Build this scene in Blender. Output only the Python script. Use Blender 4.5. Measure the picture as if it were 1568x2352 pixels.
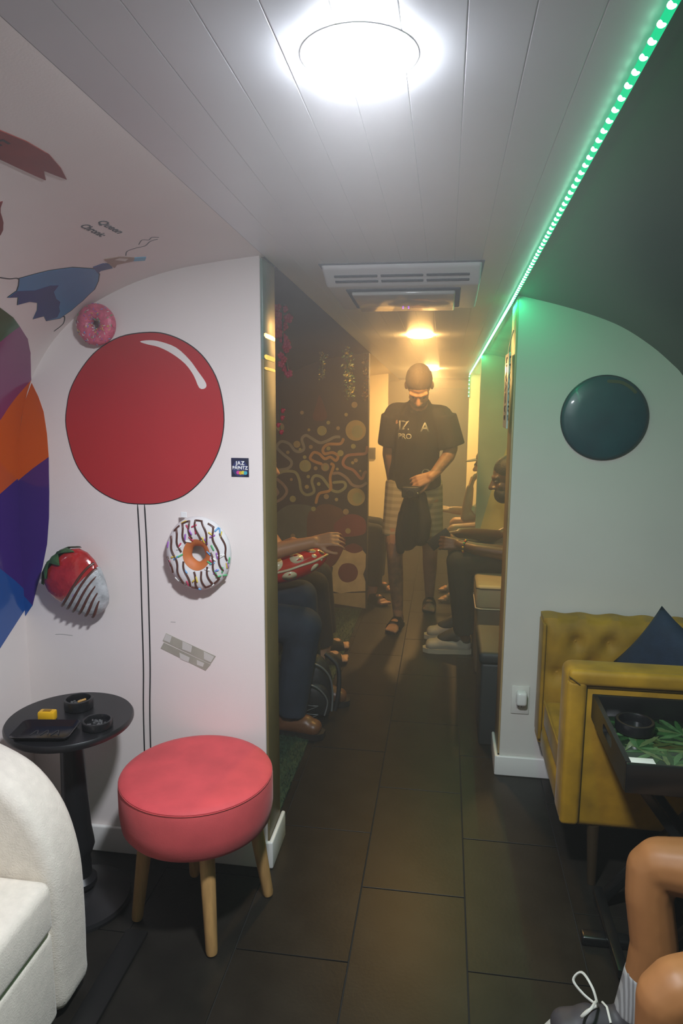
import bpy, bmesh, math, random
from mathutils import Vector, Matrix
random.seed(7)
PI = math.pi
scene = bpy.context.scene
COL = scene.collection
for o in list(bpy.data.objects):
    bpy.data.objects.remove(o)

# ------------------------------------------------------------------ camera
cam_d = bpy.data.cameras.new('camera'); cam = bpy.data.objects.new('camera', cam_d); COL.objects.link(cam)
cam.matrix_world = Matrix(((0.989031, -0.028206, 0.144990, 0.0),
                           (0.147641, 0.159233, -0.976139, 0.0),
                           (0.004445, 0.986838, 0.161650, 1.6),
                           (0, 0, 0, 1)))
cam_d.sensor_fit = 'VERTICAL'; cam_d.sensor_height = 36.0; cam_d.sensor_width = 24.0
cam_d.lens = 1600.0 / 2352.0 * 36.0
cam_d.clip_start = 0.02
scene.camera = cam
# ------------------------------------------------------------------ world, exposure
w = bpy.data.worlds.new('world'); scene.world = w; w.use_nodes = True
w.node_tree.nodes['Background'].inputs[0].default_value = (0.02, 0.02, 0.022, 1)
w.node_tree.nodes['Background'].inputs[1].default_value = 0.2
scene.view_settings.view_transform = 'Standard'
scene.view_settings.look = 'None'
scene.view_settings.gamma = 1.0
scene.view_settings.use_curve_mapping = False
scene.view_settings.exposure = 0.0
COOL_L, WARM_L, WARM2_L, LED_W = 800.0, 310.0, 800.0, 4.8     # lamp radiances, strip power
HAZE_NEAR, HAZE_FAR, HAZE_TOP = 0.007, 0.115, 0.020

# ------------------------------------------------------------------ materials
MATS = {}
def mat(name, col, rough=0.6, metal=0.0, var=0.0, vscale=8.0, bump=0.0, bscale=60.0, sheen=0.0, coat=0.0,
        emit=None, estr=0.0, stretch=(1, 1, 1), col2=None, spec=0.5, sss=0.0):
    if name in MATS: return MATS[name]
    m = bpy.data.materials.new(name); m.use_nodes = True; MATS[name] = m
    nt = m.node_tree; b = nt.nodes['Principled BSDF']
    c = (*col, 1)
    b.inputs['Base Color'].default_value = c
    b.inputs['Roughness'].default_value = rough
    b.inputs['Metallic'].default_value = metal
    b.inputs['Specular IOR Level'].default_value = spec
    if sheen: b.inputs['Sheen Weight'].default_value = sheen; b.inputs['Sheen Roughness'].default_value = 0.4
    if coat: b.inputs['Coat Weight'].default_value = coat; b.inputs['Coat Roughness'].default_value = 0.08
    if emit: b.inputs['Emission Color'].default_value = (*emit, 1); b.inputs['Emission Strength'].default_value = estr
    if var or bump or col2:
        tc = nt.nodes.new('ShaderNodeTexCoord'); mp = nt.nodes.new('ShaderNodeMapping')
        nt.links.new(tc.outputs['Object'], mp.inputs[0]); mp.inputs['Scale'].default_value = stretch
    if var or col2:
        n = nt.nodes.new('ShaderNodeTexNoise'); n.inputs['Scale'].default_value = vscale; n.inputs['Detail'].default_value = 5
        nt.links.new(mp.outputs[0], n.inputs['Vector'])
        r = nt.nodes.new('ShaderNodeValToRGB')
        e = r.color_ramp.elements; e[0].position = 0.3; e[1].position = 0.7
        if col2: e[0].color = c; e[1].color = (*col2, 1)
        else:
            e[0].color = tuple(max(0, x * (1 - var)) for x in col) + (1,)
            e[1].color = tuple(min(1, x * (1 + var)) for x in col) + (1,)
        nt.links.new(n.outputs['Fac'], r.inputs[0]); nt.links.new(r.outputs[0], b.inputs['Base Color'])
    if bump:
        n2 = nt.nodes.new('ShaderNodeTexNoise'); n2.inputs['Scale'].default_value = bscale; n2.inputs['Detail'].default_value = 3
        nt.links.new(mp.outputs[0], n2.inputs['Vector'])
        bp = nt.nodes.new('ShaderNodeBump'); bp.inputs['Strength'].default_value = bump; bp.inputs['Distance'].default_value = 0.004
        nt.links.new(n2.outputs['Fac'], bp.inputs['Height']); nt.links.new(bp.outputs[0], b.inputs['Normal'])
    return m

def stripe_mat(name, ca, cb, scale, axis='Z', rough=0.8):
    m = bpy.data.materials.new(name); m.use_nodes = True; MATS[name] = m
    nt = m.node_tree; b = nt.nodes['Principled BSDF']; b.inputs['Roughness'].default_value = rough
    tc = nt.nodes.new('ShaderNodeTexCoord'); wv = nt.nodes.new('ShaderNodeTexWave'); wv.bands_direction = axis
    wv.inputs['Scale'].default_value = scale; wv.inputs['Distortion'].default_value = 0.6
    nt.links.new(tc.outputs['Object'], wv.inputs['Vector'])
    r = nt.nodes.new('ShaderNodeValToRGB'); r.color_ramp.elements[0].color = (*ca, 1); r.color_ramp.elements[1].color = (*cb, 1)
    r.color_ramp.elements[0].position = 0.35; r.color_ramp.elements[1].position = 0.65
    nt.links.new(wv.outputs['Fac'], r.inputs[0]); nt.links.new(r.outputs[0], b.inputs['Base Color'])
    return m

def emis(name, col, strength, sampled=False):
    m = bpy.data.materials.new(name); m.use_nodes = True; MATS[name] = m
    nt = m.node_tree; nt.nodes.clear()
    e = nt.nodes.new('ShaderNodeEmission'); o = nt.nodes.new('ShaderNodeOutputMaterial')
    e.inputs[0].default_value = (*col, 1); e.inputs[1].default_value = strength
    nt.links.new(e.outputs[0], o.inputs[0])
    if not sampled:
        try: m.cycles.emission_sampling = 'NONE'
        except Exception: pass
    return m

# ------------------------------------------------------------------ object helpers
def tag(o, label=None, cat=None, group=None, kind=None):
    if label: o['label'] = label
    if cat: o['category'] = cat
    if group: o['group'] = group
    if kind: o['kind'] = kind
    return o
def empty(name, loc=(0, 0, 0), rz=0.0):
    o = bpy.data.objects.new(name, None); COL.objects.link(o); o.location = loc; o.rotation_euler = (0, 0, rz)
    o.empty_display_size = 0.1
    return o
def link_mesh(name, me, m=None, parent=None, smooth=None):
    o = bpy.data.objects.new(name, me); COL.objects.link(o)
    if m is not None:
        me.materials.clear(); me.materials.append(m)
    if parent is not None: o.parent = parent
    if smooth is not None:
        for p in me.polygons: p.use_smooth = True
        if smooth < 180:
            me.set_sharp_from_angle(angle=math.radians(smooth))
    return o
def from_bm(name, bm, m, parent=None, smooth=35):
    me = bpy.data.meshes.new(name); bmesh.ops.recalc_face_normals(bm, faces=bm.faces); bm.to_mesh(me); bm.free()
    return link_mesh(name, me, m, parent, smooth)

def add_box(bm, c, s, bevel=0.0, seg=2, rot=None):
    r = bmesh.ops.create_cube(bm, size=1.0)
    vs = r['verts']
    bmesh.ops.scale(bm, vec=s, verts=vs)
    if bevel > 0:
        es = list({e for v in vs for e in v.link_edges})
        g = bmesh.ops.bevel(bm, geom=es, offset=bevel, segments=seg, profile=0.5, affect='EDGES')
        vs = list({v for f in g['faces'] for v in f.verts} | {v for v in vs if v.is_valid})
    if rot is not None: bmesh.ops.transform(bm, matrix=rot, verts=vs)
    bmesh.ops.translate(bm, vec=c, verts=vs)
    return vs
def box(name, lo, hi, m, parent=None, bevel=0.004, seg=2, smooth=35):
    bm = bmesh.new(); c = [(a + b) / 2 for a, b in zip(lo, hi)]; s = [abs(b - a) for a, b in zip(lo, hi)]
    bv = min(bevel, min(s) * 0.45)
    add_box(bm, c, s, bv, seg)
    return from_bm(name, bm, m, parent, smooth)
def add_lathe(bm, prof, n=32, c=(0, 0, 0)):
    rings = []
    for r, z in prof:
        if r < 1e-6: rings.append([bm.verts.new((c[0], c[1], c[2] + z))])
        else: rings.append([bm.verts.new((c[0] + r * math.cos(2 * PI * i / n), c[1] + r * math.sin(2 * PI * i / n), c[2] + z)) for i in range(n)])
    for a, b in zip(rings, rings[1:]):
        for i in range(n):
            j = (i + 1) % n
            if len(a) == 1 and len(b) == 1: continue
            if len(a) == 1: bm.faces.new((a[0], b[i], b[j]))
            elif len(b) == 1: bm.faces.new((a[i], a[j], b[0]))
            else: bm.faces.new((a[i], a[j], b[j], b[i]))
def lathe(name, prof, m, parent=None, n=32, c=(0, 0, 0), smooth=40):
    bm = bmesh.new(); add_lathe(bm, prof, n, c); return from_bm(name, bm, m, parent, smooth)
def frame_for(d):
    d = d.normalized(); u = Vector((0, 0, 1)) if abs(d.z) < 0.9 else Vector((1, 0, 0))
    x = d.cross(u).normalized(); return x, x.cross(d).normalized()
def add_tube(bm, pts, rad, n=10, closed=False, caps=True):
    pts = [Vector(p) for p in pts]; N = len(pts); rings = []
    rads = rad if isinstance(rad, (list, tuple)) else [rad] * N
    px = None
    for i, p in enumerate(pts):
        if closed: d = pts[(i + 1) % N] - pts[i - 1]
        else: d = pts[min(i + 1, N - 1)] - pts[max(i - 1, 0)]
        d.normalize()
        if px is None: x, y = frame_for(d)
        else:
            x = (px - d * px.dot(d))
            if x.length < 1e-5: x, y = frame_for(d)
            x.normalize()
        y = d.cross(x); px = x
        rings.append([bm.verts.new(p + (x * math.cos(2 * PI * k / n) + y * math.sin(2 * PI * k / n)) * rads[i]) for k in range(n)])
    rng = range(N) if closed else range(N - 1)
    for i in rng:
        a, b = rings[i], rings[(i + 1) % N]
        for k in range(n):
            bm.faces.new((a[k], a[(k + 1) % n], b[(k + 1) % n], b[k]))
    if caps and not closed:
        bm.faces.new(rings[0][::-1]); bm.faces.new(rings[-1])
def tube(name, pts, rad, m, parent=None, n=10, closed=False, smooth=60):
    bm = bmesh.new(); add_tube(bm, pts, rad, n, closed); return from_bm(name, bm, m, parent, smooth)
def smooth_path(pts, k=5, closed=False):
    P = [Vector(p) for p in pts]; out = []; N = len(P)
    rng = range(N) if closed else range(N - 1)
    for i in rng:
        p1, p2 = P[i], P[(i + 1) % N]
        p0 = P[i - 1] if (i > 0 or closed) else p1
        p3 = P[(i + 2) % N] if (i + 2 < N or closed) else p2
        for j in range(k):
            t = j / k
            out.append(0.5 * ((2 * p1) + (p2 - p0) * t + (2 * p0 - 5 * p1 + 4 * p2 - p3) * t * t + (3 * p1 - p0 - 3 * p2 + p3) * t ** 3))
    if not closed: out.append(P[-1])
    return out
def prism(name, poly, fmap, t0, t1, m, parent=None, bevel=0.0, smooth=30, sub=0):
    """closed outline (u,v) extruded between offsets t0 and t1; fmap(u, v, t) -> point"""
    bm = bmesh.new()
    vs = [bm.verts.new((u, v, 0)) for u, v in poly]
    f = bm.faces.new(vs)
    bmesh.ops.triangulate(bm, faces=[f])
    if sub:
        for _ in range(sub): bmesh.ops.subdivide_edges(bm, edges=[e for e in bm.edges if e.calc_length() > 0.03], cuts=1, use_grid_fill=False)
        bmesh.ops.triangulate(bm, faces=bm.faces[:])
    bm.normal_update()
    if sum(f.normal.z for f in bm.faces) < 0: bmesh.ops.reverse_faces(bm, faces=bm.faces[:])
    r = bmesh.ops.extrude_face_region(bm, geom=bm.faces[:])
    top = {v for v in r['geom'] if isinstance(v, bmesh.types.BMVert)}
    for v in list(bm.verts):
        v.co = Vector(fmap(v.co.x, v.co.y, t1 if v in top else t0))
    return from_bm(name, bm, m, parent, smooth)
def smooth_poly(pts, k=4):
    return [(p.x, p.y) for p in smooth_path([(a, b, 0) for a, b in pts], k, True)]
def ribbon_poly(pts, w, k=6):
    P = smooth_path([(a, b, 0) for a, b in pts], k); L = []; R = []
    for i, p in enumerate(P):
        d = P[min(i + 1, len(P) - 1)] - P[max(i - 1, 0)]; d.normalize(); nrm = Vector((-d.y, d.x, 0))
        ww = w * (0.5 if i in (0, len(P) - 1) else 1)
        L.append(p + nrm * ww / 2); R.append(p - nrm * ww / 2)
    return L, R
def ribbon(name, pts, w, fmap, t0, t1, m, parent=None, k=6):
    L, R = ribbon_poly(pts, w, k); bm = bmesh.new(); rows = []
    for l, r in zip(L, R):
        rows.append([bm.verts.new(fmap(l.x, l.y, t0)), bm.verts.new(fmap(l.x, l.y, t1)), bm.verts.new(fmap(r.x, r.y, t1)), bm.verts.new(fmap(r.x, r.y, t0))])
    for a, b in zip(rows, rows[1:]):
        for i in range(4): bm.faces.new((a[i], a[(i + 1) % 4], b[(i + 1) % 4], b[i]))
    bm.faces.new(rows[0][::-1]); bm.faces.new(rows[-1])
    return from_bm(name, bm, m, parent, 30)
def circle_poly(cx, cy, r, n=28, ry=None, wob=0.0):
    ry = ry or r
    return [(cx + r * (1 + wob * math.sin(3 * a)) * math.cos(a), cy + ry * math.sin(a)) for a in [2 * PI * i / n for i in range(n)]]
def text_obj(name, body, size, fmap, m, parent=None, t=0.0012, spacing=1.0, bold=0.0):
    """lettering as flat mesh; fmap(u, v, t) -> world point, text starts at u=0, v=0"""
    cu = bpy.data.curves.new(name, 'FONT'); cu.body = body; cu.size = size; cu.align_x = 'LEFT'; cu.extrude = 0.0; cu.offset = bold
    cu.space_character = spacing; cu.resolution_u = 3
    tmp = bpy.data.objects.new('tmp_text', cu); COL.objects.link(tmp)
    dg = bpy.context.evaluated_depsgraph_get(); me = bpy.data.meshes.new_from_object(tmp.evaluated_get(dg))
    bpy.data.objects.remove(tmp); bpy.data.curves.remove(cu)
    bm = bmesh.new(); bm.from_mesh(me); bpy.data.meshes.remove(me)
    r = bmesh.ops.extrude_face_region(bm, geom=bm.faces[:])
    top = {v for v in r['geom'] if isinstance(v, bmesh.types.BMVert)}
    for v in list(bm.verts): v.co = Vector(fmap(v.co.x, v.co.y, t if v in top else 0.0))
    return from_bm(name, bm, m, parent, None)

# ---- soft bodies: union of tapered limbs turned into one continuous skin
def add_cap(bm, p0, r0, p1, r1, n=14, flat=False):
    p0 = Vector(p0); p1 = Vector(p1); d = p1 - p0
    if d.length < 1e-6: d = Vector((0, 0, 1e-4)); p1 = p0 + d
    dn = d.normalized(); x, y = frame_for(dn); rings = []
    prof = []
    if flat: prof = [(p0, r0 * 0.98), (p0, r0), (p1, r1), (p1, r1 * 0.98)]; prof = prof[1:3]
    else:
        for k in range(1, 5): a = PI / 2 * (1 - k / 4); prof.append((p0 - dn * r0 * math.sin(a), max(r0 * math.cos(a), 1e-4)))
        for k in range(0, 4): a = PI / 2 * (k / 4); prof.append((p1 + dn * r1 * math.sin(a), max(r1 * math.cos(a), 1e-4)))
    for c, r in prof: rings.append([bm.verts.new(c + (x * math.cos(2 * PI * k / n) + y * math.sin(2 * PI * k / n)) * r) for k in range(n)])
    for a, b in zip(rings, rings[1:]):
        for k in range(n): bm.faces.new((a[k], a[(k + 1) % n], b[(k + 1) % n], b[k]))
    if flat: bm.faces.new(rings[0][::-1]); bm.faces.new(rings[-1])
    else:
        a = bm.verts.new(p0 - dn * r0); b = bm.verts.new(p1 + dn * r1)
        for k in range(n):
            bm.faces.new((a, rings[0][(k + 1) % n], rings[0][k])); bm.faces.new((b, rings[-1][k], rings[-1][(k + 1) % n]))
def add_ell(bm, c, r, rot=None, n=16):
    res = bmesh.ops.create_uvsphere(bm, u_segments=n, v_segments=n // 2 + 2, radius=1.0); vs = res['verts']
    bmesh.ops.scale(bm, vec=r, verts=vs)
    if rot is not None: bmesh.ops.transform(bm, matrix=rot, verts=vs)
    bmesh.ops.translate(bm, vec=c, verts=vs)
def chain(bm, pts, flat=False):
    """pts: [(x,y,z,r), ...] tapered limb"""
    for a, b in zip(pts, pts[1:]): add_cap(bm, a[:3], a[3], b[:3], b[3], flat=flat)
def blob(name, bm, m, parent=None, voxel=0.008, sm=4, dec=0.0):
    bmesh.ops.recalc_face_normals(bm, faces=bm.faces)
    me = bpy.data.meshes.new(name); bm.to_mesh(me); bm.free()
    tmp = bpy.data.objects.new('tmp_blob', me); COL.objects.link(tmp)
    md = tmp.modifiers.new('r', 'REMESH'); md.mode = 'VOXEL'; md.voxel_size = voxel; md.use_smooth_shade = True
    if sm: s = tmp.modifiers.new('s', 'SMOOTH'); s.factor = 0.5; s.iterations = sm
    if dec: d = tmp.modifiers.new('d', 'DECIMATE'); d.ratio = dec
    dg = bpy.context.evaluated_depsgraph_get(); out = bpy.data.meshes.new_from_object(tmp.evaluated_get(dg))
    bpy.data.objects.remove(tmp); bpy.data.meshes.remove(me)
    return link_mesh(name, out, m, parent, 180)
def hand(bm, wrist, direc, up, side, s=1.0, curl=0.5, spread=0.06):
    """palm + five fingers. direc: wrist->knuckles, up: back of the hand normal, side=+1/-1 thumb side along direc x up"""
    w = Vector(wrist); d = Vector(direc).normalized(); u = Vector(up); u = (u - d * u.dot(d)).normalized(); t = d.cross(u) * side
    L = 0.085 * s
    for k in (-1.0, -0.35, 0.35, 1.0):
        a = w + t * (0.018 * k * s); b = w + d * L + t * (0.03 * k * s)
        add_cap(bm, a, 0.016 * s, b, 0.0125 * s)
    lens = (0.062, 0.072, 0.078, 0.07)
    for i, k in enumerate((-1.05, -0.35, 0.35, 1.05)):
        p = w + d * L + t * (0.031 * k * s); ang = 0.0; r = 0.0088 * s; ln = lens[i] * s
        for j, fr in enumerate((0.45, 0.32, 0.28)):
            ang += curl * (0.7 if j == 0 else 1.0)
            dd = (d * math.cos(ang) - u * math.sin(ang) + t * (spread * k)).normalized()
            q = p + dd * ln * fr; add_cap(bm, p, r, q, r * 0.92); p = q; r *= 0.92
    p = w + d * 0.02 * s + t * 0.022 * s; r = 0.0125 * s
    for j, (fr, a1) in enumerate(((0.045, 0.75), (0.032, 0.35), (0.026, 0.1))):
        dd = (d * math.cos(a1) + t * math.sin(a1) - u * (0.25 + 0.3 * curl)).normalized()
        q = p + dd * fr * s; add_cap(bm, p, r, q, r * 0.88); p = q; r *= 0.88
def head(bm, c, fwd, up, s=1.0):
    """skull, jaw, nose, brow, lips, ears and neck stub towards -up"""
    c = Vector(c); f = Vector(fwd).normalized(); u = Vector(up); u = (u - f * u.dot(f)).normalized(); r = f.cross(u)
    R = Matrix((r, f, u)).transposed().to_4x4()
    P = lambda a, b, d: c + r * a * s + f * b * s + u * d * s
    add_ell(bm, P(0, -0.012, 0.03), (0.075 * s, 0.096 * s, 0.09 * s), R)
    add_ell(bm, P(0, 0.022, -0.035), (0.06 * s, 0.068 * s, 0.085 * s), R)
    add_cap(bm, P(-0.028, 0.045, -0.085), 0.026 * s, P(0.028, 0.045, -0.085), 0.026 * s)
    add_cap(bm, P(0, 0.084, 0.012), 0.011 * s, P(0, 0.108, -0.028), 0.0155 * s)
    for k in (-1, 1):
        add_cap(bm, P(0.012 * k, 0.085, 0.026), 0.011 * s, P(0.045 * k, 0.07, 0.026), 0.012 * s)
        add_ell(bm, P(0.016 * k, 0.094, -0.032), (0.012 * s, 0.012 * s, 0.009 * s), R, 10)
        add_ell(bm, P(0.04 * k, 0.06, -0.025), (0.02 * s, 0.018 * s, 0.02 * s), R, 10)
        add_ell(bm, P(0.076 * k, -0.012, -0.005), (0.012 * s, 0.022 * s, 0.034 * s), R, 10)
    add_cap(bm, P(-0.018, 0.083, -0.058), 0.0085 * s, P(0.018, 0.083, -0.058), 0.0085 * s)
    add_cap(bm, P(-0.015, 0.081, -0.071), 0.009 * s, P(0.015, 0.081, -0.071), 0.009 * s)
    return P, R
def eyes(P, R, parent, s=1.0):
    for k in (-1, 1):
        bm = bmesh.new(); add_ell(bm, P(0.031 * k, 0.073, 0.006), (0.0125 * s, 0.0115 * s, 0.0055 * s), R, 12)
        e = from_bm('eye', bm, mat('eye_white', (0.30, 0.25, 0.22), 0.3), parent, 180)
        bm = bmesh.new(); add_ell(bm, P(0.031 * k, 0.0845, 0.005), (0.0055 * s, 0.0025 * s, 0.0045 * s), R, 10)
        from_bm('iris', bm, mat('iris', (0.03, 0.018, 0.01), 0.2), e, 180)

# ================================================================== THE SETTING
LP = [(-0.556, 2.02), (-.689, 2.006), (-.825, 1.986), (-.94, 1.957), (-1.036, 1.921), (-1.122, 1.878), (-1.184, 1.834), (-1.249, 1.773), (-1.303, 1.701), (-1.34, 1.635), (-1.375, 1.53), (-1.4, 1.38), (-1.41, 1.1), (-1.412, .6), (-1.416, 0)]
RP = [(.255, 2.02), (.395, 1.985), (.527, 1.945), (.65, 1.895), (.762, 1.823), (.842, 1.755), (.884, 1.711), (.95, 1.61), (1.0, 1.48), (1.03, 1.3), (1.045, 1.0), (1.05, .5), (1.05, 0)]
def zc(y): return 2.09 - 0.033 * y
def sc(y): return zc(y) / 2.02
LPs = [(p.x, p.y) for p in smooth_path([(a, b, 0) for a, b in LP], 4)]
RPs = [(p.x, p.y) for p in smooth_path([(a, b, 0) for a, b in RP], 4)]
def arcs(P):
    S = [0.0]
    for a, b in zip(P, P[1:]): S.append(S[-1] + math.hypot(b[0] - a[0], b[1] - a[1]))
    return S
LS = arcs(LP); RS = arcs(RP)
def on_vault(P, S, inward):
    Q = [(p.x, p.y) for p in smooth_path([(a, b, 0) for a, b in P], 4)]
    def f(s, y, t):
        s = min(max(s, 0), S[-1] - 1e-6); i = 0
        while i < len(S) - 2 and S[i + 1] < s: i += 1
        k = (s - S[i]) / (S[i + 1] - S[i]) * 4; j = min(3, int(k)); k -= j; a, b = Q[4 * i + j], Q[4 * i + j + 1]
        x = a[0] + (b[0] - a[0]) * k; z = a[1] + (b[1] - a[1]) * k
        dx, dz = b[0] - a[0], b[1] - a[1]; L = math.hypot(dx, dz); nx, nz = -dz / L * inward, dx / L * inward
        return (x + nx * t, y, (z + nz * t) * sc(y))
    return f
def vmapL(s, y, t):
    x, yy, z = on_vault(LP, LS, 1)(s, y, t); return (x, yy, z)
# orientation check for the inward normal of the left vault
a_ = vmapL(1.5, 1.0, 0.0); b_ = vmapL(1.5, 1.0, 0.01)
_sgn = 1.0 if b_[0] > a_[0] else -1.0
VM = lambda s, y, t: on_vault(LP, LS, _sgn)(s, y, t)

white = mat('white_wall_paint', (0.78, 0.715, 0.685), 0.55, var=0.03, vscale=3, bump=0.05, bscale=250)
cream = mat('cream_wall_paint', (0.80, 0.70, 0.50), 0.6, var=0.04, vscale=4)
ceil_m = mat('ceiling_panel_white', (0.71, 0.735, 0.77), 0.4, var=0.02, vscale=5)
dark_vault = mat('black_vault_paint', (0.012, 0.016, 0.024), 0.55, var=0.3, vscale=4)
green_vault = mat('dark_green_gloss_vault', (0.005, 0.011, 0.007), 0.33, spec=0.2, col2=(0.022, 0.030, 0.016), vscale=2.2, stretch=(1.0, 0.35, 2.2), bump=0.3, bscale=6)
tan = mat('tan_edge_trim', (0.20, 0.155, 0.07), 0.45, var=0.15, vscale=5)

def vault_wall(name, P, y0, y1, m, side, n=10):
    bm = bmesh.new(); rows = []; cx = -0.15
    for j in range(n + 1):
        y = y0 + (y1 - y0) * j / n
        inner = [(x, y, z * sc(y)) for x, z in P]
        outer = [(cx + (x - cx) * 1.0 + (0.03 * side), y, (z + 0.03) * sc(y) if z > 0.01 else 0) for x, z in P]
        rows.append(([bm.verts.new(p) for p in inner], [bm.verts.new(p) for p in outer]))
    for (ia, oa), (ib, ob) in zip(rows, rows[1:]):
        for k in range(len(P) - 1):
            bm.faces.new((ia[k], ia[k + 1], ib[k + 1], ib[k])); bm.faces.new((oa[k + 1], oa[k], ob[k], ob[k + 1]))
    return tag(from_bm(name, bm, m, None, 60), kind='structure')
vault_wall('wall_left', LPs, -2.0, 2.14, white, -1)
vault_wall('wall_right', RPs, -2.0, 2.88, green_vault, 1)
vault_wall('wall_middle_left', LPs, 2.28, 5.13, dark_vault, -1)
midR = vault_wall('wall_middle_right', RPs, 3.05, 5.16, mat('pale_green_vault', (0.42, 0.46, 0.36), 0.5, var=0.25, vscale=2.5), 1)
vault_wall('wall_rear_left', LPs, 5.19, 8.6, cream, -1)
vault_wall('wall_rear_right', RPs, 5.21, 8.6, cream, 1)

# ---- ceiling of long narrow panels
bm = bmesh.new()
vs = [bm.verts.new((x, y, zc(y) + dz)) for dz in (0.012, 0.05) for x, y in ((-0.60, -2.02), (0.30, -2.02), (0.30, 8.7), (-0.60, 8.7))]
for f in ((0, 1, 2, 3), (7, 6, 5, 4), (0, 4, 5, 1), (1, 5, 6, 2), (2, 6, 7, 3), (3, 7, 4, 0)): bm.faces.new([vs[i] for i in f])
ceiling = tag(from_bm('ceiling', bm, mat('ceiling_backing', (0.35, 0.36, 0.37), 0.7), None, None), kind='structure')
pw = 0.811 / 10
bm = bmesh.new()
x0, x1 = 0.0002, pw - 0.0002
cs = [(x0, 0.012), (x0, 0.0004), (x0 + 0.0012, 0), (x1 - 0.0012, 0), (x1, 0.0004), (x1, 0.012)]
rows = [[bm.verts.new((x, y, zc(y) - zc(0) + dz)) for x, dz in cs] for y in (-2.0, 2.0, 5.0, 8.0)]
for a, b in zip(rows, rows[1:]):
    for k in range(len(cs)): bm.faces.new((a[k], a[(k + 1) % len(cs)], b[(k + 1) % len(cs)], b[k]))
bm.faces.new(rows[0][::-1]); bm.faces.new(rows[-1])
pl = from_bm('ceiling_panel', bm, ceil_m, ceiling, None); pl.location = (-0.556, 0, zc(0))
for k in range(1, 10):
    c = pl.copy(); COL.objects.link(c); c.location = (-0.556 + pw * k, 0, zc(0)); c.parent = ceiling

# ---- floor of dark tiles
floor = tag(box('floor', (-1.6, -2.1, -0.1), (1.3, 8.7, -0.004), mat('floor_grout', (0.012, 0.011, 0.01), 0.9), None, 0), kind='structure')
tile_m = mat('dark_floor_tile', (0.0095, 0.0083, 0.0066), 0.40, col2=(0.018, 0.0157, 0.0122), vscale=7, bump=0.08, bscale=90, spec=0.28)
TW, TL = 0.337, 0.61
bm = bmesh.new(); add_box(bm, (TW / 2, TL / 2, -0.006), (TW - 0.004, TL - 0.004, 0.012), 0.0005, 1)
tile0 = None
offs = [0.31, 0.12, 1.75, 2.068, 1.765, 2.2, 0.4]
xs = [-1.582, -1.245, -0.908, -0.571, -0.234, 0.103, 0.44, 0.777]
offm = {-0.571: 1.75, -0.234: 2.068, 0.103: 1.77, 0.44: 2.05, -0.908: 2.06, -1.245: 1.76, -1.582: 2.05, 0.777: 1.75}
for x in xs:
    y = offm[x] - 7 * TL
    while y < 8.6:
        if y > -2.3:
            if tile0 is None: tile0 = t = from_bm('tile', bm, tile_m, floor, 30)
            else: t = tile0.copy(); COL.objects.link(t); t.parent = floor
            t.location = (x, y, random.uniform(-0.0006, 0.0006))
        y += TL

# ---- cross walls (bulkheads) with the hull's outline
def bulkhead(name, P, xe, y0, y1, m):
    pts = [(xe, zc(y0))] + [(x, z * sc(y0)) for x, z in P if (x < xe - 0.004 if P is LPs else x > xe + 0.004)] + [(xe, 0)]
    return tag(prism(name, pts, lambda u, v, t: (u, t, v), y0, y1, m, None), kind='structure')
WL = bulkhead('wall_front_left', LPs, -0.567, 2.12, 2.28, white)
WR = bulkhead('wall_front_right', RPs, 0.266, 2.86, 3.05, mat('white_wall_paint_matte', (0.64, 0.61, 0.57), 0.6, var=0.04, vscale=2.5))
mural_m = mat('dark_mural_ground', (0.018, 0.017, 0.026), 0.6, var=0.25, vscale=5)
WM = bulkhead('wall_mural', LPs, -0.565, 5.12, 5.20, mural_m)
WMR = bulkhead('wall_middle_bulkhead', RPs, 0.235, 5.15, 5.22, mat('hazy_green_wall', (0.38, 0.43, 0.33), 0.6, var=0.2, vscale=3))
WC = bulkhead('wall_rear_bulkhead_left', LPs, -0.60, 7.25, 7.32, cream)
WCR = bulkhead('wall_rear_bulkhead_right', RPs, 0.222, 7.25, 7.32, cream)
tag(box('wall_back', (-1.5, 8.6, -0.05), (1.2, 8.68, 2.1), cream, None, 0), kind='structure')
tag(box('wall_behind', (-1.5, -2.08, -0.05), (1.2, -2.0, 2.3), white, None, 0), kind='structure')
d1 = tag(box('door_1', (-0.20, 8.55, 0.0), (0.34, 8.6, 1.72), mat('grey_door', (0.30, 0.32, 0.32), 0.45, var=0.05), None, 0.006), kind='structure')
tube('door_handle', [(-0.15, 8.55, 0.95), (-0.15, 8.52, 0.95), (-0.09, 8.52, 0.95)], 0.008, mat('chrome', (0.7, 0.7, 0.7), 0.2, 1.0), d1)
# edge boards of the two front bulkheads, baseboards
gold = mat('gold_foil', (0.75, 0.55, 0.16), 0.25, 0.9, var=0.3, vscale=12)
t1 = tag(box('trim_1', (-0.567, 2.128, 0.09), (-0.560, 2.279, zc(2.2) - 0.3), tan, None, 0.001), kind='structure')
t1b = tag(box('trim_2', (-0.567, 2.128, zc(2.2) - 0.3), (-0.560, 2.279, zc(2.2) - 0.004), mat('green_foil_edge', (0.10, 0.20, 0.13), 0.35, col2=(0.22, 0.24, 0.26), vscale=9), None, 0.001), kind='structure')
for zz in (1.79, 1.725, 1.69):
    ribbon('gold_fleck', [(2.135, zz), (2.27, zz - .004)], random.uniform(.008, .022),
           lambda u, v, t: (-0.560 + t, u, v), 0, 0.0015, gold, t1b)
t2 = tag(box('trim_3', (0.259, 2.868, 0.09), (0.266, 3.049, zc(3) - 0.01), mat('oak_edge_trim', (0.42, 0.30, 0.14), 0.45, var=0.15, vscale=6), None, 0.001), kind='structure')
base_m = mat('white_baseboard', (0.74, 0.73, 0.70), 0.35)
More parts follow.
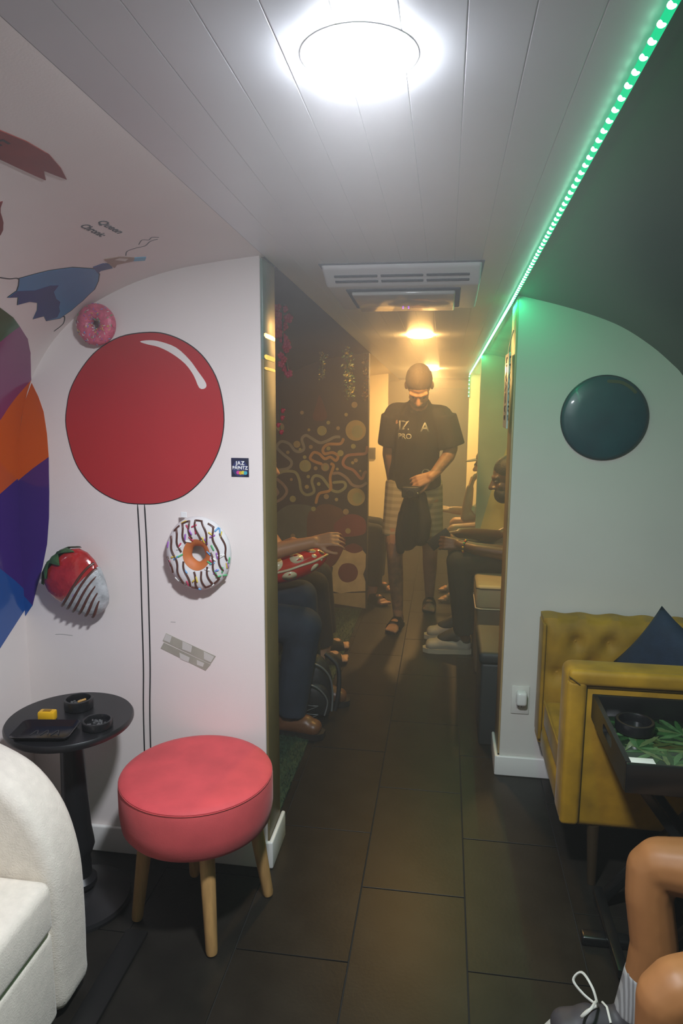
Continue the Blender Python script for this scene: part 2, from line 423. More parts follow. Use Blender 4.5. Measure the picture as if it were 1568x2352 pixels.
def baseboard(name, lo, hi, ax):
    bm = bmesh.new()
    add_box(bm, [(a + b) / 2 for a, b in zip(lo, hi)], [b - a for a, b in zip(lo, hi)], min(hi[ax] - lo[ax], .02) * .4, 3)
    return tag(from_bm(name, bm, base_m), kind='structure')
baseboard('baseboard_left', (-1.40, 2.104, 0), (-0.552, 2.12, 0.10), 1)
baseboard('baseboard_left_edge', (-0.560, 2.106, 0), (-0.545, 2.30, 0.10), 0)
baseboard('baseboard_right', (0.250, 2.844, 0), (1.04, 2.86, 0.09), 1)
baseboard('baseboard_right_edge', (0.246, 2.846, 0), (0.260, 3.07, 0.09), 0)
baseboard('baseboard_side', (-1.415, -1.9, 0), (-1.395, 2.10, 0.10), 0)

# ================================================================== LIGHTS IN THE PLACE
def ceiling_lamp(loc, colour, power, label, kelvin_name, r=0.075, depth=0.02):
    t = empty('ceiling_lamp', loc); t.rotation_euler = (-0.033, 0, 0); tag(t, label, 'lamp', 'round ceiling lamps along the aisle')
    lathe('lamp_rim', [(r + 0.008, 0.004), (r + 0.008, -0.0006), (r + 0.004, -0.0010), (r, -0.0006), (r, 0.004)], mat('lamp_rim_white', (0.7, 0.7, 0.7), 0.3), t, 40)
    prof = [(r - 0.001, 0.0)] + [((r - 0.001) * math.cos(a) ** 0.6, -0.003 - depth * math.sin(a)) for a in [PI / 2 * i / 7 for i in range(7)]] + [(0, -0.003 - depth)]
    lathe('diffuser', prof, emis('lamp_glow_' + kelvin_name, colour, power, True), t, 32)
    return t
l1 = ceiling_lamp((-0.13, 1.02, zc(1.02)), (0.92, 0.96, 1.04), COOL_L, 'large cool white ceiling lamp nearest the viewer, glowing brightly', 'cool', 0.072, 0.0035)
l2 = ceiling_lamp((-0.16, 4.08, zc(4.08)), (1.0, 0.54, 0.16), WARM_L, 'warm yellow ceiling lamp behind the air conditioner', 'warm', 0.075, 0.016)
l3 = ceiling_lamp((-0.15, 6.6, zc(6.6)), (1.0, 0.56, 0.18), WARM2_L, 'small far warm ceiling lamp beside the standing man\'s head', 'warm_far', 0.075, 0.016)

# ---- green LED strip
led = empty('led_strip', (0, 0, 0)); tag(led, 'green glowing LED strip along the right edge of the ceiling', 'light strip')
LX = [(0.243, -0.4), (0.245, 1.0), (0.247, 2.9), (0.236, 5.1), (0.222, 7.2)]
path = [Vector((x, y, zc(y) - 0.010)) for x, y in LX]
drop = [Vector((0.216, 7.23, zc(7.23) - 0.03)), Vector((0.216, 7.23, zc(7.23) - 0.24))]
full = path + drop
tapem = emis('led_tape_green', (0.0, 0.75, 0.30), 0.9)
bm = bmesh.new(); add_tube(bm, full, 0.0066, 6); from_bm('tape', bm, tapem, led, 40)
bm = bmesh.new(); add_ell(bm, (0, 0, 0), (0.006, 0.006, 0.0045), None, 10)
ledm = emis('led_green', (0.35, 1.0, 0.62), 9.0)
led0 = None; acc = 0.0; nled = 0
for a, b in zip(full, full[1:]):
    L = (b - a).length; q = acc
    while q < L:
        p = a.lerp(b, q / L)
        if led0 is None: led0 = o = from_bm('led', bm, ledm, led, 180)
        else: o = led0.copy(); COL.objects.link(o); o.parent = led
        vert = abs((b - a).normalized().z) > 0.7
        o.location = p + (Vector((0, -0.006, 0)) if vert else Vector((-0.003, 0, -0.004)))
        q += 0.039; nled += 1
    acc = q - L
for a, b in ((path[0], path[2]), (path[2], path[4])):
    ld = bpy.data.lights.new('led_light', 'AREA'); ld.shape = 'RECTANGLE'; L = (b - a).length
    ld.size = 0.008; ld.size_y = L; ld.energy = LED_W * L / 3.3; ld.color = (0.0, 1.0, 0.36)
    lo = bpy.data.objects.new('led_light', ld); COL.objects.link(lo); lo.parent = led
    dy = (b - a).normalized(); zz = Vector((0, 0, 1)); zz = (zz - dy * zz.dot(dy)).normalized(); zz = Matrix.Rotation(-0.55, 3, dy) @ zz
    xx = dy.cross(zz)
    M = Matrix((xx, dy, zz)).transposed().to_4x4(); M.translation = (a + b) / 2 + Vector((0, 0, -0.013)); lo.matrix_local = M

# ================================================================== PAINTINGS ON THE WALLS
black_line = mat('black_paint_line', (0.012, 0.012, 0.014), 0.5)
PF = lambda u, v, t: (u, 2.12 - t, v)
ball = [(-0.937, 1.797), (-0.87, 1.792), (-0.8, 1.763), (-0.745, 1.716), (-0.705, 1.644), (-0.689, 1.55), (-0.698, 1.468), (-0.726, 1.399), (-0.771, 1.336), (-0.83, 1.288), (-0.897, 1.265), (-0.96, 1.258), (-1.039, 1.263), (-1.113, 1.295), (-1.164, 1.342), (-1.198, 1.405), (-1.218, 1.504), (-1.21, 1.574), (-1.192, 1.629), (-1.151, 1.691), (-1.096, 1.745), (-1.021, 1.784)]
sb = smooth_poly(ball, 4)
pb = prism('painted_balloon', sb, PF, 0, 0.0012, mat('red_wall_paint', (0.42, 0.022, 0.028), 0.35, var=0.06, vscale=3), WL)
pb['label'] = 'large red balloon painted on the white wall'
ring = [(-0.953 + (a + 0.953) * 1.012, 1.527 + (b - 1.527) * 1.012) for a, b in sb]
prism('balloon_outline', ring, PF, 0, 0.0006, black_line, pb)
hl = [(-0.954, 1.771), (-0.921, 1.775), (-0.885, 1.770), (-0.836, 1.752), (-0.795, 1.716), (-0.768, 1.68), (-0.743, 1.644), (-0.746, 1.628), (-0.765, 1.629), (-0.782, 1.667), (-0.809, 1.703), (-0.851, 1.734), (-0.893, 1.754), (-0.928, 1.762)]
prism('balloon_shine', smooth_poly(hl, 3), PF, 0.0012, 0.0018, white, pb)
ribbon('balloon_string', [(-0.986, 1.255), (-0.984, 1.1), (-0.987, .9), (-0.990, .7), (-0.998, .5), (-1.003, 0.1)], 0.0045, PF, 0, 0.0008, black_line, pb)
ribbon('balloon_string', [(-0.962, 1.255), (-0.960, 1.1), (-0.962, .9), (-0.966, .7), (-0.975, .5), (-0.981, 0.1)], 0.0045, PF, 0, 0.0008, black_line, pb)
# small scuffs, taped patch, artist's sticker
grey_tape = mat('grey_tape', (0.36, 0.34, 0.28), 0.45, var=0.1, vscale=20)
tape = tag(prism('tape_strip', [(-0.905, 0.822), (-0.734, 0.752), (-0.752, 0.724), (-0.918, 0.794)], PF, 0, 0.001, grey_tape), 'torn grey tape strips stuck on white wall below drizzled donut', 'tape')
prism('tape_band', [(-0.914, 0.789), (-0.752, 0.722), (-0.771, 0.699), (-0.926, 0.768)], PF, 0, 0.0011, grey_tape, tape)
palet = mat('pale_tape_patch', (0.58, 0.56, 0.52), 0.4)
for q in ([(-0.905, .82), (-.885, .812), (-.893, .79), (-.914, .798)], [(-0.848, .797), (-.815, .783), (-.82, .76), (-.85, .77)], [(-0.775, .766), (-.74, .75), (-.752, .73), (-.775, .74)]):
    prism('pale_square', q, PF, 0.001, 0.0015, palet, tape)
for q in ([(-0.86, .757), (-.825, .742), (-.83, .725), (-.858, .735)], [(-0.80, .735), (-.775, .725), (-.78, .712), (-.80, .718)]):
    prism('pale_square', q, PF, 0.0011, 0.0016, palet, tape)
navy = mat('sticker_navy', (0.012, 0.015, 0.05), 0.3, var=0.4, vscale=20)
stk = tag(box('sticker', (-0.667, 2.1185, 1.352), (-0.610, 2.12, 1.412), navy, None, 0.0004), 'small square dark blue sticker right of the red balloon', 'sticker')
PS = lambda cx, cz: (lambda u, v, t: (cx + u, 2.1185 - t, cz + v))
white_ink = mat('white_ink', (0.8, 0.8, 0.8), 0.5)
text_obj('lettering', 'JAZ', 0.017, PS(-0.652, 1.390), white_ink, stk, 0.0004, 1.05, 0.0006)
text_obj('lettering', 'PAINTZ', 0.0145, PS(-0.664, 1.376), white_ink, stk, 0.0004, 1.0, 0.0006)
for k, cl in enumerate([(0.6, .05, .3), (0.7, .35, .03), (0.65, .6, .05), (0.05, .4, .5)]):
    prism('colour_splash', circle_poly(-0.645 + 0.008 * k, 1.366 - 0.001 * (k % 2), 0.006, 10), lambda u, v, t: (u, 2.1185 - t, v), 0, 0.0004 + .0001 * k, mat('splash_%d' % k, cl, 0.4), stk)
prism('ring_mark', circle_poly(-0.6385, 1.379, 0.0255, 26), lambda u, v, t: (u, 2.1185 - t, v), 0, 0.00015, mat('sticker_blue', (0.03, 0.04, 0.14), 0.3), stk)
for q in ([(-1.305, .795), (-1.28, .797), (-1.24, .795)], [(-0.888, .862), (-0.87, .862)]):
    ribbon('scuff', q, 0.0025, PF, 0, 0.0003, mat('scuff_grey', (0.42, 0.40, 0.38), 0.7), WL)

# rainbow blob wrapping from side wall onto the bulkhead
cols = {'green': (0.012, 0.10, 0.03), 'magenta': (0.20, 0.03, 0.13), 'orange': (0.55, 0.09, 0.008), 'purple': (0.05, 0.018, 0.17), 'blue': (0.008, 0.075, 0.30)}
RB = {k: mat('rainbow_' + k, v, 0.16, var=0.05, vscale=3, coat=0.4) for k, v in cols.items()}
rain_wall = bpy.data.objects['wall_left']
def vp(name, pts, m, par, t0=0.0, t1=0.0015, sub=3): return prism(name, pts, VM, t0, t1, m, par, 0, 60, sub)
vp('rainbow_stripe', [(0.55, 1.0), (0.60, 1.5), (0.679, 1.782), (0.70, 1.86), (0.724, 1.915), (0.786, 1.88), (0.86, 1.5), (0.9, 1.0)], RB['green'], rain_wall)
vp('rainbow_stripe', [(0.9, 1.0), (0.86, 1.5), (0.786, 1.88), (0.724, 1.915), (0.76, 1.99), (0.805, 2.045), (0.86, 2.09), (0.901, 2.119), (1.036, 2.01), (1.12, 1.5), (1.2, 1.0)], RB['magenta'], rain_wall)
vp('rainbow_stripe', [(1.2, 1.0), (1.12, 1.5), (1.036, 2.01), (0.901, 2.119), (1.244, 2.119), (1.291, 2.021), (1.37, 1.5), (1.42, 1.0)], RB['orange'], rain_wall)
vp('rainbow_stripe', [(1.42, 1.0), (1.37, 1.5), (1.291, 2.021), (1.244, 2.119), (1.628, 2.119), (1.521, 2.002), (1.5, 1.5), (1.52, 1.0)], RB['purple'], rain_wall)
vp('rainbow_stripe', [(1.52, 1.0), (1.5, 1.5), (1.521, 2.002), (1.628, 2.119), (1.704, 2.119), (1.787, 1.972), (1.9, 1.5), (1.95, 1.0)], RB['blue'], rain_wall)
prism('rainbow_stripe', [(-1.33, 1.643), (-1.31, 1.60), (-1.295, 1.552), (-1.288, 1.48), (-1.287, 1.404), (-1.345, 1.366), (-1.405, 1.322), (-1.405, 1.358), (-1.385, 1.48), (-1.36, 1.58)], PF, 0, 0.0015, RB['orange'], WL)
prism('rainbow_stripe', [(-1.287, 1.404), (-1.290, 1.35), (-1.293, 1.288), (-1.300, 1.2), (-1.313, 1.111), (-1.335, 1.03), (-1.361, 0.958), (-1.381, 0.895), (-1.411, 0.928), (-1.409, 1.1), (-1.404, 1.322), (-1.345, 1.366)], PF, 0, 0.0015, RB['purple'], WL)
prism('rainbow_stripe', [(-1.381, 0.895), (-1.411, 0.855), (-1.411, 0.928)], PF, 0, 0.0015, RB['blue'], WL)
# red banner, lettering, blue sleeve with hand
redp = mat('banner_red', (0.20, 0.022, 0.014), 0.5, var=0.2, vscale=12)
rb = vp('painted_banner', [(0.23, 0.85), (0.205, 1.0), (0.182, 1.135), (0.169, 1.187), (0.165, 1.249), (0.178, 1.31), (0.196, 1.362), (0.203, 1.336), (0.21, 1.305), (0.231, 1.346), (0.237, 1.309), (0.247, 1.227), (0.27, 1.1), (0.30, 0.95)], redp, rain_wall, sub=2)
text_obj('lettering', 'SMILE', 0.055, lambda u, v, t: VM(0.232 - v * 0.9 - (u * 0.02), 1.06 + u * 0.9, 0.0015 + t), black_line, rb, 0.0005)
vp('painted_dot', [(0.35, 1.38), (0.37, 1.40), (0.384, 1.418), (0.408, 1.461), (0.43, 1.49), (0.449, 1.506), (0.48, 1.47), (0.47, 1.40), (0.42, 1.36)], redp, rain_wall, sub=1)
ink = mat('grey_ink', (0.06, 0.06, 0.065), 0.6)
text_obj('lettering', 'Queen', 0.034, lambda u, v, t: VM(0.268 - v * 0.95 - u * 0.03, 1.612 + u * 1.12, t), ink, rain_wall, 0.0006, 1.0, 0.0007)
text_obj('lettering', 'Chronic', 0.030, lambda u, v, t: VM(0.308 - v * 0.95 - u * 0.02, 1.608 + u * 1.0, t), ink, rain_wall, 0.0006, 1.0, 0.0007)
bl = mat('sleeve_blue', (0.055, 0.21, 0.42), 0.45, var=0.08, vscale=6); db = mat('sleeve_dark_blue', (0.012, 0.03, 0.16), 0.45, var=0.1)
sleeve = [(0.564, 1.732), (0.53, 1.757), (0.504, 1.777), (0.459, 1.825), (0.429, 1.897), (0.442, 1.943), (0.47, 1.985), (0.509, 2.028), (0.568, 2.056), (0.62, 2.064), (0.66, 2.054), (0.683, 2.004), (0.668, 1.975), (0.688, 1.942), (0.654, 1.924), (0.628, 1.895), (0.632, 1.862), (0.654, 1.831), (0.628, 1.805), (0.639, 1.771), (0.608, 1.776), (0.59, 1.76)]
cx = sum(p[0] for p in sleeve) / len(sleeve); cy = sum(p[1] for p in sleeve) / len(sleeve)
sl = vp('painted_sleeve', sleeve, bl, rain_wall)
vp('sleeve_outline', [(cx + (a - cx) * 1.025, cy + (b - cy) * 1.025) for a, b in sleeve], black_line, sl, 0, 0.0008)
vp('dark_patch', [(0.608, 1.776), (0.587, 1.831), (0.551, 1.855), (0.54, 1.882), (0.57, 1.90), (0.593, 1.943), (0.60, 1.975), (0.62, 1.996), (0.635, 2.02), (0.66, 2.036), (0.682, 2.004), (0.667, 1.975), (0.686, 1.942), (0.653, 1.924), (0.627, 1.895), (0.631, 1.862), (0.652, 1.831), (0.627, 1.805), (0.637, 1.773)], db, sl, 0.0015, 0.002)
vp('cuff', [(0.425, 1.880), (0.396, 1.883), (0.386, 1.899), (0.396, 1.939), (0.426, 1.925), (0.440, 1.935)], db, sl, 0.0, 0.0018, 1)
skinp = mat('painted_skin', (0.32, 0.19, 0.12), 0.5)
vp('painted_hand', [(0.379, 1.856), (0.354, 1.87), (0.341, 1.876), (0.315, 1.918), (0.33, 1.942), (0.374, 1.926), (0.393, 1.945), (0.389, 1.906)], skinp, sl, 0.0, 0.0016, 1)
vp('painted_roll', [(0.36, 1.885), (0.345, 1.885), (0.33, 1.91), (0.345, 1.92)], mat('painted_pale', (0.6, 0.52, 0.45), 0.5), sl, 0.0016, 0.002, 0)
vp('painted_tip', [(0.315, 1.918), (0.29, 1.938), (0.304, 1.963), (0.33, 1.942)], mat('painted_cyan', (0.10, 0.35, 0.55), 0.5), sl, 0.0, 0.0016, 1)
for q, wd in (([(0.325, 1.885), (0.307, 1.856), (0.28, 1.849), (0.253, 1.849), (0.225, 1.823), (0.202, 1.817)], 0.003), ([(0.262, 1.829), (0.238, 1.8), (0.224, 1.81), (0.209, 1.795), (0.194, 1.806)], 0.0025)):
    ribbon('painted_smoke', q, wd, VM, 0, 0.0006, ink, sl)
for q in ([(0.585, 1.66), (0.577, 1.703), (0.566, 1.729), (0.586, 1.766), (0.608, 1.776)], [(0.66, 2.054), (0.652, 2.068), (0.68, 2.095), (0.716, 2.085)]):
    ribbon('cloud_outline', q, 0.004, VM, 0, 0.0006, black_line, sl)

# ---- mural of snakes, bubbles and mushrooms
PM = lambda u, v, t: (u, 5.12 - t, v)
def mm(n, c): return mat('mural_' + n, c, 0.55, var=0.15, vscale=12)
snakes = [([(-1.273, 1.057), (-1.169, 1.075), (-1.143, 1.126), (-1.211, 1.184), (-1.254, 1.233), (-1.219, 1.275), (-1.159, 1.259), (-1.117, 1.21), (-1.075, 1.202), (-1.045, 1.228), (-1.062, 1.294), (-1.032, 1.323), (-0.99, 1.303), (-0.931, 1.271), (-0.881, 1.28), (-0.814, 1.313), (-0.772, 1.314)], 'slate', (0.28, 0.28, 0.26)),
 ([(-0.747, 1.306), (-0.772, 1.265), (-0.864, 1.259), (-0.902, 1.222), (-0.889, 1.189), (-0.83, 1.198), (-0.789, 1.174), (-0.805, 1.14), (-0.847, 1.165), (-0.889, 1.151), (-0.931, 1.188), (-0.973, 1.196), (-0.999, 1.154), (-0.965, 1.129), (-0.906, 1.11)], 'ochre', (0.50, 0.26, 0.08)),
 ([(-0.57, 1.251), (-0.581, 1.198), (-0.655, 1.188), (-0.722, 1.175), (-0.751, 1.125), (-0.73, 1.092), (-0.671, 1.068), (-0.612, 1.007), (-0.588, 1.053), (-0.571, 1.058)], 'rust', (0.40, 0.17, 0.10)),
 ([(-1.274, 0.964), (-1.265, 1.015), (-1.204, 1.049), (-1.118, 1.047), (-1.084, 0.993), (-1.068, 0.909), (-1.025, 0.876), (-0.97, 0.903), (-0.987, 0.978), (-0.965, 1.021), (-0.914, 1.013), (-0.872, 0.964), (-0.83, 0.915), (-0.779, 0.907), (-0.733, 0.942), (-0.746, 0.979), (-0.83, 0.973)], 'sage', (0.30, 0.32, 0.18)),
 ([(-0.957, 0.81), (-0.931, 0.887), (-0.847, 0.918), (-0.847, 1.015), (-0.822, 1.099), (-0.847, 1.115)], 'amber', (0.50, 0.27, 0.07)),
 ([(-0.83, 1.04), (-0.78, 1.045), (-0.721, 1.009), (-0.679, 0.96), (-0.62, 0.949), (-0.57, 0.979)], 'mauve', (0.33, 0.24, 0.20)),
 ([(-1.275, 0.861), (-1.249, 0.888), (-1.274, 0.93)], 'dusk', (0.30, 0.21, 0.18)),
 ([(-1.276, 0.81), (-1.214, 0.846), (-1.18, 0.898), (-1.205, 0.948), (-1.265, 0.998)], 'dusk', (0.30, 0.21, 0.18))]
for i, (p, n, c) in enumerate(snakes): ribbon('painted_snake', p, 0.021, PM, 0, 0.0012 + i * 0.0002, mm(n, c), WM)
circ = [(-0.657, 1.364, 0.076), (-0.91, 1.359, 0.036), (-1.226, 1.383, 0.031), (-1.1, 1.256, 0.026), (-1.037, 1.095, 0.045), (-0.885, 1.089, 0.031), (-0.65, 0.869, 0.067), (-0.77, 1.195, 0.023), (-0.668, 1.55, 0.022), (-0.729, 1.479, 0.013), (-0.862, 1.419, 0.014), (-0.789, 1.379, 0.014), (-1.008, 1.364, 0.011), (-0.674, 1.247, 0.018), (-0.994, 1.238, 0.015), (-1.17, 1.195, 0.013), (-0.861, 1.229, 0.015), (-0.655, 1.143, 0.015), (-0.678, 1.125, 0.012), (-1.041, 1.161, 0.014), (-0.958, 1.079, 0.015), (-0.794, 1.076, 0.011), (-1.014, 1.015, 0.013), (-1.144, 0.99, 0.011), (-1.025, 0.937, 0.016), (-0.934, 0.961, 0.014), (-0.876, 0.867, 0.02), (-0.799, 0.846, 0.013), (-1.134, 0.842, 0.024), (-1.06, 1.491, 0.014), (-0.621, 1.065, 0.008), (-1.075, 1.219, 0.011), (-0.727, 0.755, 0.022), (-0.71, 0.609, 0.021), (-0.975, 0.77, 0.018), (-1.135, 0.556, 0.018)]
bub = [mm('bubble_gold', (0.42, 0.34, 0.13)), mm('bubble_olive', (0.36, 0.36, 0.14)), mm('bubble_tan', (0.38, 0.28, 0.14))]
for i, (x, z, r) in enumerate(circ):
    b = prism('painted_bubble', circle_poly(x, z, r, 24 if r > .02 else 14), PM, 0, 0.0032, bub[i % 3], WM)
    if r > 0.03: prism('bubble_swirl', circle_poly(x + r * .15, z - r * .1, r * .55, 20, r * .62), PM, 0.0032, 0.0038, mm('bubble_inner', (0.33, 0.36, 0.17)), b)
cap1 = [(-1.33, 0.62), (-1.277, 0.713), (-1.185, 0.787), (-1.088, 0.802), (-0.991, 0.789), (-0.93, 0.74), (-0.93, 0.575), (-1.278, 0.52)]
prism('painted_mushroom_cap', smooth_poly(cap1, 3), PM, 0, 0.0015, mm('cap_grey', (0.10, 0.12, 0.10)), WM)
prism('painted_mushroom_cap', smooth_poly([(-1.02, 0.72), (-0.966, 0.767), (-0.927, 0.8), (-0.863, 0.811), (-0.8, 0.791), (-0.746, 0.748), (-0.73, 0.56), (-1.0, 0.5)], 3), PM, 0, 0.0018, mm('cap_brown', (0.13, 0.055, 0.03)), WM)
prism('painted_mushroom_cap', smooth_poly([(-0.82, 0.65), (-0.736, 0.726), (-0.66, 0.738), (-0.60, 0.714), (-0.575, 0.677), (-0.578, 0.601), (-0.64, 0.573), (-0.748, 0.563), (-0.799, 0.586)], 3), PM, 0, 0.0021, mm('cap_maroon', (0.20, 0.03, 0.035)), WM)
prism('painted_mushroom_cap', smooth_poly([(-0.95, 0.485), (-0.742, 0.556), (-0.744, 0.476), (-0.779, 0.393), (-0.831, 0.329), (-0.95, 0.30)], 3), PM, 0, 0.0024, mm('cap_wine', (0.16, 0.024, 0.022)), WM)
stem = prism('painted_mushroom_stem', [(-0.741, 0.473), (-0.696, 0.445), (-0.645, 0.441), (-0.598, 0.465), (-0.572, 0.434), (-0.574, 0.33), (-0.592, 0.277), (-0.573, 0.219), (-0.573, 0.147), (-0.682, 0.136), (-0.765, 0.119), (-0.85, 0.141), (-0.824, 0.32), (-0.831, 0.329), (-0.779, 0.393)], PM, 0, 0.0024, mm('stem_cream', (0.62, 0.48, 0.26)), WM)
prism('painted_spot', smooth_poly([(-0.709, 0.36), (-0.657, 0.346), (-0.631, 0.295), (-0.65, 0.236), (-0.708, 0.209), (-0.759, 0.224), (-0.785, 0.282), (-0.76, 0.342)], 3), PM, 0.0024, 0.003, mm('cap_wine', (0, 0, 0)), stem)
prism('painted_spot', smooth_poly([(-0.744, 0.476), (-0.697, 0.506), (-0.659, 0.513), (-0.608, 0.49), (-0.598, 0.465), (-0.645, 0.441), (-0.696, 0.445)], 3), PM, 0, 0.003, mm('cap_wine', (0, 0, 0)), stem)
prism('painted_panel', [(-0.863, 0.114), (-0.573, 0.134), (-0.571, 0.009), (-0.862, 0.041)], PM, 0, 0.002, mm('panel_cream', (0.42, 0.32, 0.16)), WM)
prism('painted_lantern', smooth_poly([(-0.98, 1.45), (-0.95, 1.56), (-0.93, 1.62), (-0.90, 1.56), (-0.87, 1.46), (-0.92, 1.43)], 3), PM, 0, 0.0011, mm('lantern_red', (0.09, 0.02, 0.016)), WM)
# warm light on the wall behind the seated man, painted as a yellow band
lit_band = prism('painted_warm_light', [(0.245, 0.55), (0.33, 0.9), (0.46, 1.33), (0.62, 1.75), (0.75, 1.70), (0.60, 1.1), (0.55, 0.55)], lambda u, v, t: (u, 5.15 - t, v), 0, 0.0015, mat('warm_light_yellow', (0.60, 0.48, 0.18), 0.6, var=0.15, vscale=6), WMR)

# ================================================================== WALL AND CEILING THINGS
# ---- air conditioner
ac = empty('air_conditioner', (-0.155, 2.30, zc(2.3))); ac.rotation_euler = (-0.033, 0, 0); tag(ac, 'white ceiling cassette air conditioner with slotted grille above the aisle', 'air conditioner')
acw = mat('ac_white_plastic', (0.82, 0.82, 0.84), 0.3); acd = mat('ac_slot_dark', (0.06, 0.07, 0.08), 0.6)
W2 = 0.25
def ac_body(bm, prof, hw, bev):
    vsL = [bm.verts.new((-hw, y, z)) for y, z in prof]; vsR = [bm.verts.new((hw, y, z)) for y, z in prof]
    n = len(prof); bm.faces.new(vsL); bm.faces.new(vsR[::-1])
    for i in range(n): bm.faces.new((vsL[i], vsR[i], vsR[(i + 1) % n], vsL[(i + 1) % n]))
    bmesh.ops.recalc_face_normals(bm, faces=bm.faces)
    bmesh.ops.bevel(bm, geom=bm.edges[:], offset=bev, segments=3, profile=.5, affect='EDGES')
bm = bmesh.new(); ac_body(bm, [(-0.04, 0.012), (-0.035, -0.012), (0.06, -0.052), (0.44, -0.066), (0.50, 0.002)], W2, 0.010); from_bm('housing', bm, acw, ac, 40)
box('ceiling_gasket', (-W2 - 0.008, -0.048, -0.003), (W2 + 0.008, 0.51, 0.006), mat('grey_gasket', (0.14, 0.15, 0.17), 0.7), ac, 0.002)
# slot rows on the sloping front
def slope(u): return (-0.035 + 0.095 * u, -0.012 - 0.040 * u)
sv = Vector((0, 0.095, -0.040)).normalized(); nv = Vector((0, -0.040, -0.095)).normalized()
for row, u in enumerate((0.42, 0.70)):
    for (xa, xb) in ((-0.215, -0.075), (-0.065, 0.07), (0.08, 0.215)):
        y, z = slope(u); bm = bmesh.new()
        M = Matrix((Vector((1, 0, 0)), sv, nv)).transposed().to_4x4()
        add_box(bm, (0, 0, 0), (xb - xa, 0.011, 0.006), 0.002, 2)
        bmesh.ops.transform(bm, matrix=M, verts=bm.verts); bmesh.ops.translate(bm, vec=((xa + xb) / 2, y, z), verts=bm.verts)
        from_bm('slot', bm, acd, ac, 40)
# lower flap with dark surround
bm = bmesh.new(); add_box(bm, (0, 0, 0), (0.38, 0.30, 0.012), 0.005, 3)
fl = from_bm('flap_recess', bm, acd, ac, 40); fl.location = (0.0, 0.245, -0.058); fl.rotation_euler = (-0.037, 0, 0)
bm = bmesh.new(); add_box(bm, (0, 0, 0), (0.345, 0.285, 0.016), 0.007, 3)
fp = from_bm('flap', bm, mat('ac_flap_glossy', (0.55, 0.54, 0.50), 0.12, coat=0.5), ac, 40); fp.location = (0.0, 0.255, -0.068); fp.rotation_euler = (-0.037, 0, 0)
for k in (-0.012, 0.008):
    o = lathe('indicator', [(0.0028, 0), (0.0025, -0.002), (0, -0.0025)], emis('indicator_violet_%d' % (k > 0), (0.5, 0.15, 1.0), 2.0), ac, 10); o.location = (k, 0.33, -0.0795)

# ---- pink sprinkled donut
def torus(bm, R, r, n=40, k=18, c=(0, 0, 0), sq=1.0, cut=None):
    rows = []
    for i in range(n):
        a = 2 * PI * i / n; row = []
        for j in range(k):
            b = 2 * PI * j / k
            row.append(bm.verts.new((c[0] + (R + r * math.cos(b)) * math.cos(a), c[1] + r * sq * math.sin(b), c[2] + (R + r * math.cos(b)) * math.sin(a))))
        rows.append(row)
    for i in range(n):
        for j in range(k): bm.faces.new((rows[i][j], rows[(i + 1) % n][j], rows[(i + 1) % n][(j + 1) % k], rows[i][(j + 1) % k]))
def sprinkle_on(bm, R, r, c, sq, a, b, ln, th, ang):
    """a short rod lying on the torus surface"""
    f = lambda a, b: Vector((c[0] + (R + r * math.cos(b)) * math.cos(a), c[1] + r * sq * math.sin(b), c[2] + (R + r * math.cos(b)) * math.sin(a)))
    p = f(a, b); ta = (f(a + .01, b) - p).normalized(); tb = (f(a, b + .01) - p).normalized()
    d = ta * math.cos(ang) + tb * math.sin(ang); add_cap(bm, p - d * ln / 2, th, p + d * ln / 2, th, n=6)
SPR = [(0.55, 0.05, 0.12), (0.7, 0.55, 0.08), (0.12, 0.35, 0.65), (0.10, 0.45, 0.18), (0.35, 0.12, 0.5), (0.75, 0.75, 0.72)]
dn = empty('donut_ornament', (-1.085, 2.096, 1.822)); tag(dn, 'small pink frosted donut ornament with fine sprinkles above the red balloon', 'ornament', 'donut ornaments on the white wall')
bm = bmesh.new(); torus(bm, 0.038, 0.026, 40, 16, (0, 0, 0), 0.85); from_bm('dough', bm, mat('pink_icing', (0.62, 0.12, 0.19), 0.35, var=0.25, vscale=60, bump=0.5, bscale=160), dn, 180)
for k in range(6):
    bm = bmesh.new()
    for _ in range(20): sprinkle_on(bm, 0.038, 0.0265, (0, 0, 0), 0.85, random.uniform(0, 2 * PI), random.uniform(PI * 1.05, PI * 1.95), 0.006, 0.0009, random.uniform(0, PI))
    o = from_bm('sprinkles', bm, mat('sprinkle_%d' % k, SPR[k], 0.4), dn, 180); o['kind'] = 'stuff'
# ---- large drizzled donut cushion
dz = empty('donut_cushion', (-0.771, 2.088, 1.107)); tag(dz, 'white iced donut cushion with brown drizzle and coloured sprinkles on the wall', 'ornament', 'donut ornaments on the white wall')
Rb, rb_, sq_ = 0.066, 0.042, 0.62
Mt = Matrix.Diagonal((1.0, 1.0, 1.12, 1.0))
bm = bmesh.new(); torus(bm, Rb, rb_, 48, 20, (0, 0, 0), sq_); bmesh.ops.transform(bm, matrix=Mt, verts=bm.verts); from_bm('icing', bm, mat('white_icing_fabric', (0.72, 0.70, 0.70), 0.7, bump=0.1), dz, 180)
bm = bmesh.new()
rows = []
for i in range(40):
    a = 2 * PI * i / 40; row = []
    for j in range(8):
        b = PI * (1.0 + 0.40 * (j / 7.0 - 0.45) + 0.12)
        rr = rb_ + 0.0012; wv = 1 + 0.02 * math.sin(5 * a)
        row.append(bm.verts.new(((Rb + rr * math.cos(b) * wv) * math.cos(a), rr * sq_ * math.sin(b), (Rb + rr * math.cos(b) * wv) * math.sin(a) * 1.12)))
    rows.append(row)
for i in range(40):
    for j in range(7): bm.faces.new((rows[i][j], rows[(i + 1) % 40][j], rows[(i + 1) % 40][j + 1], rows[i][j + 1]))
from_bm('inner_dough', bm, mat('orange_dough', (0.55, 0.16, 0.04), 0.6), dz, 180)
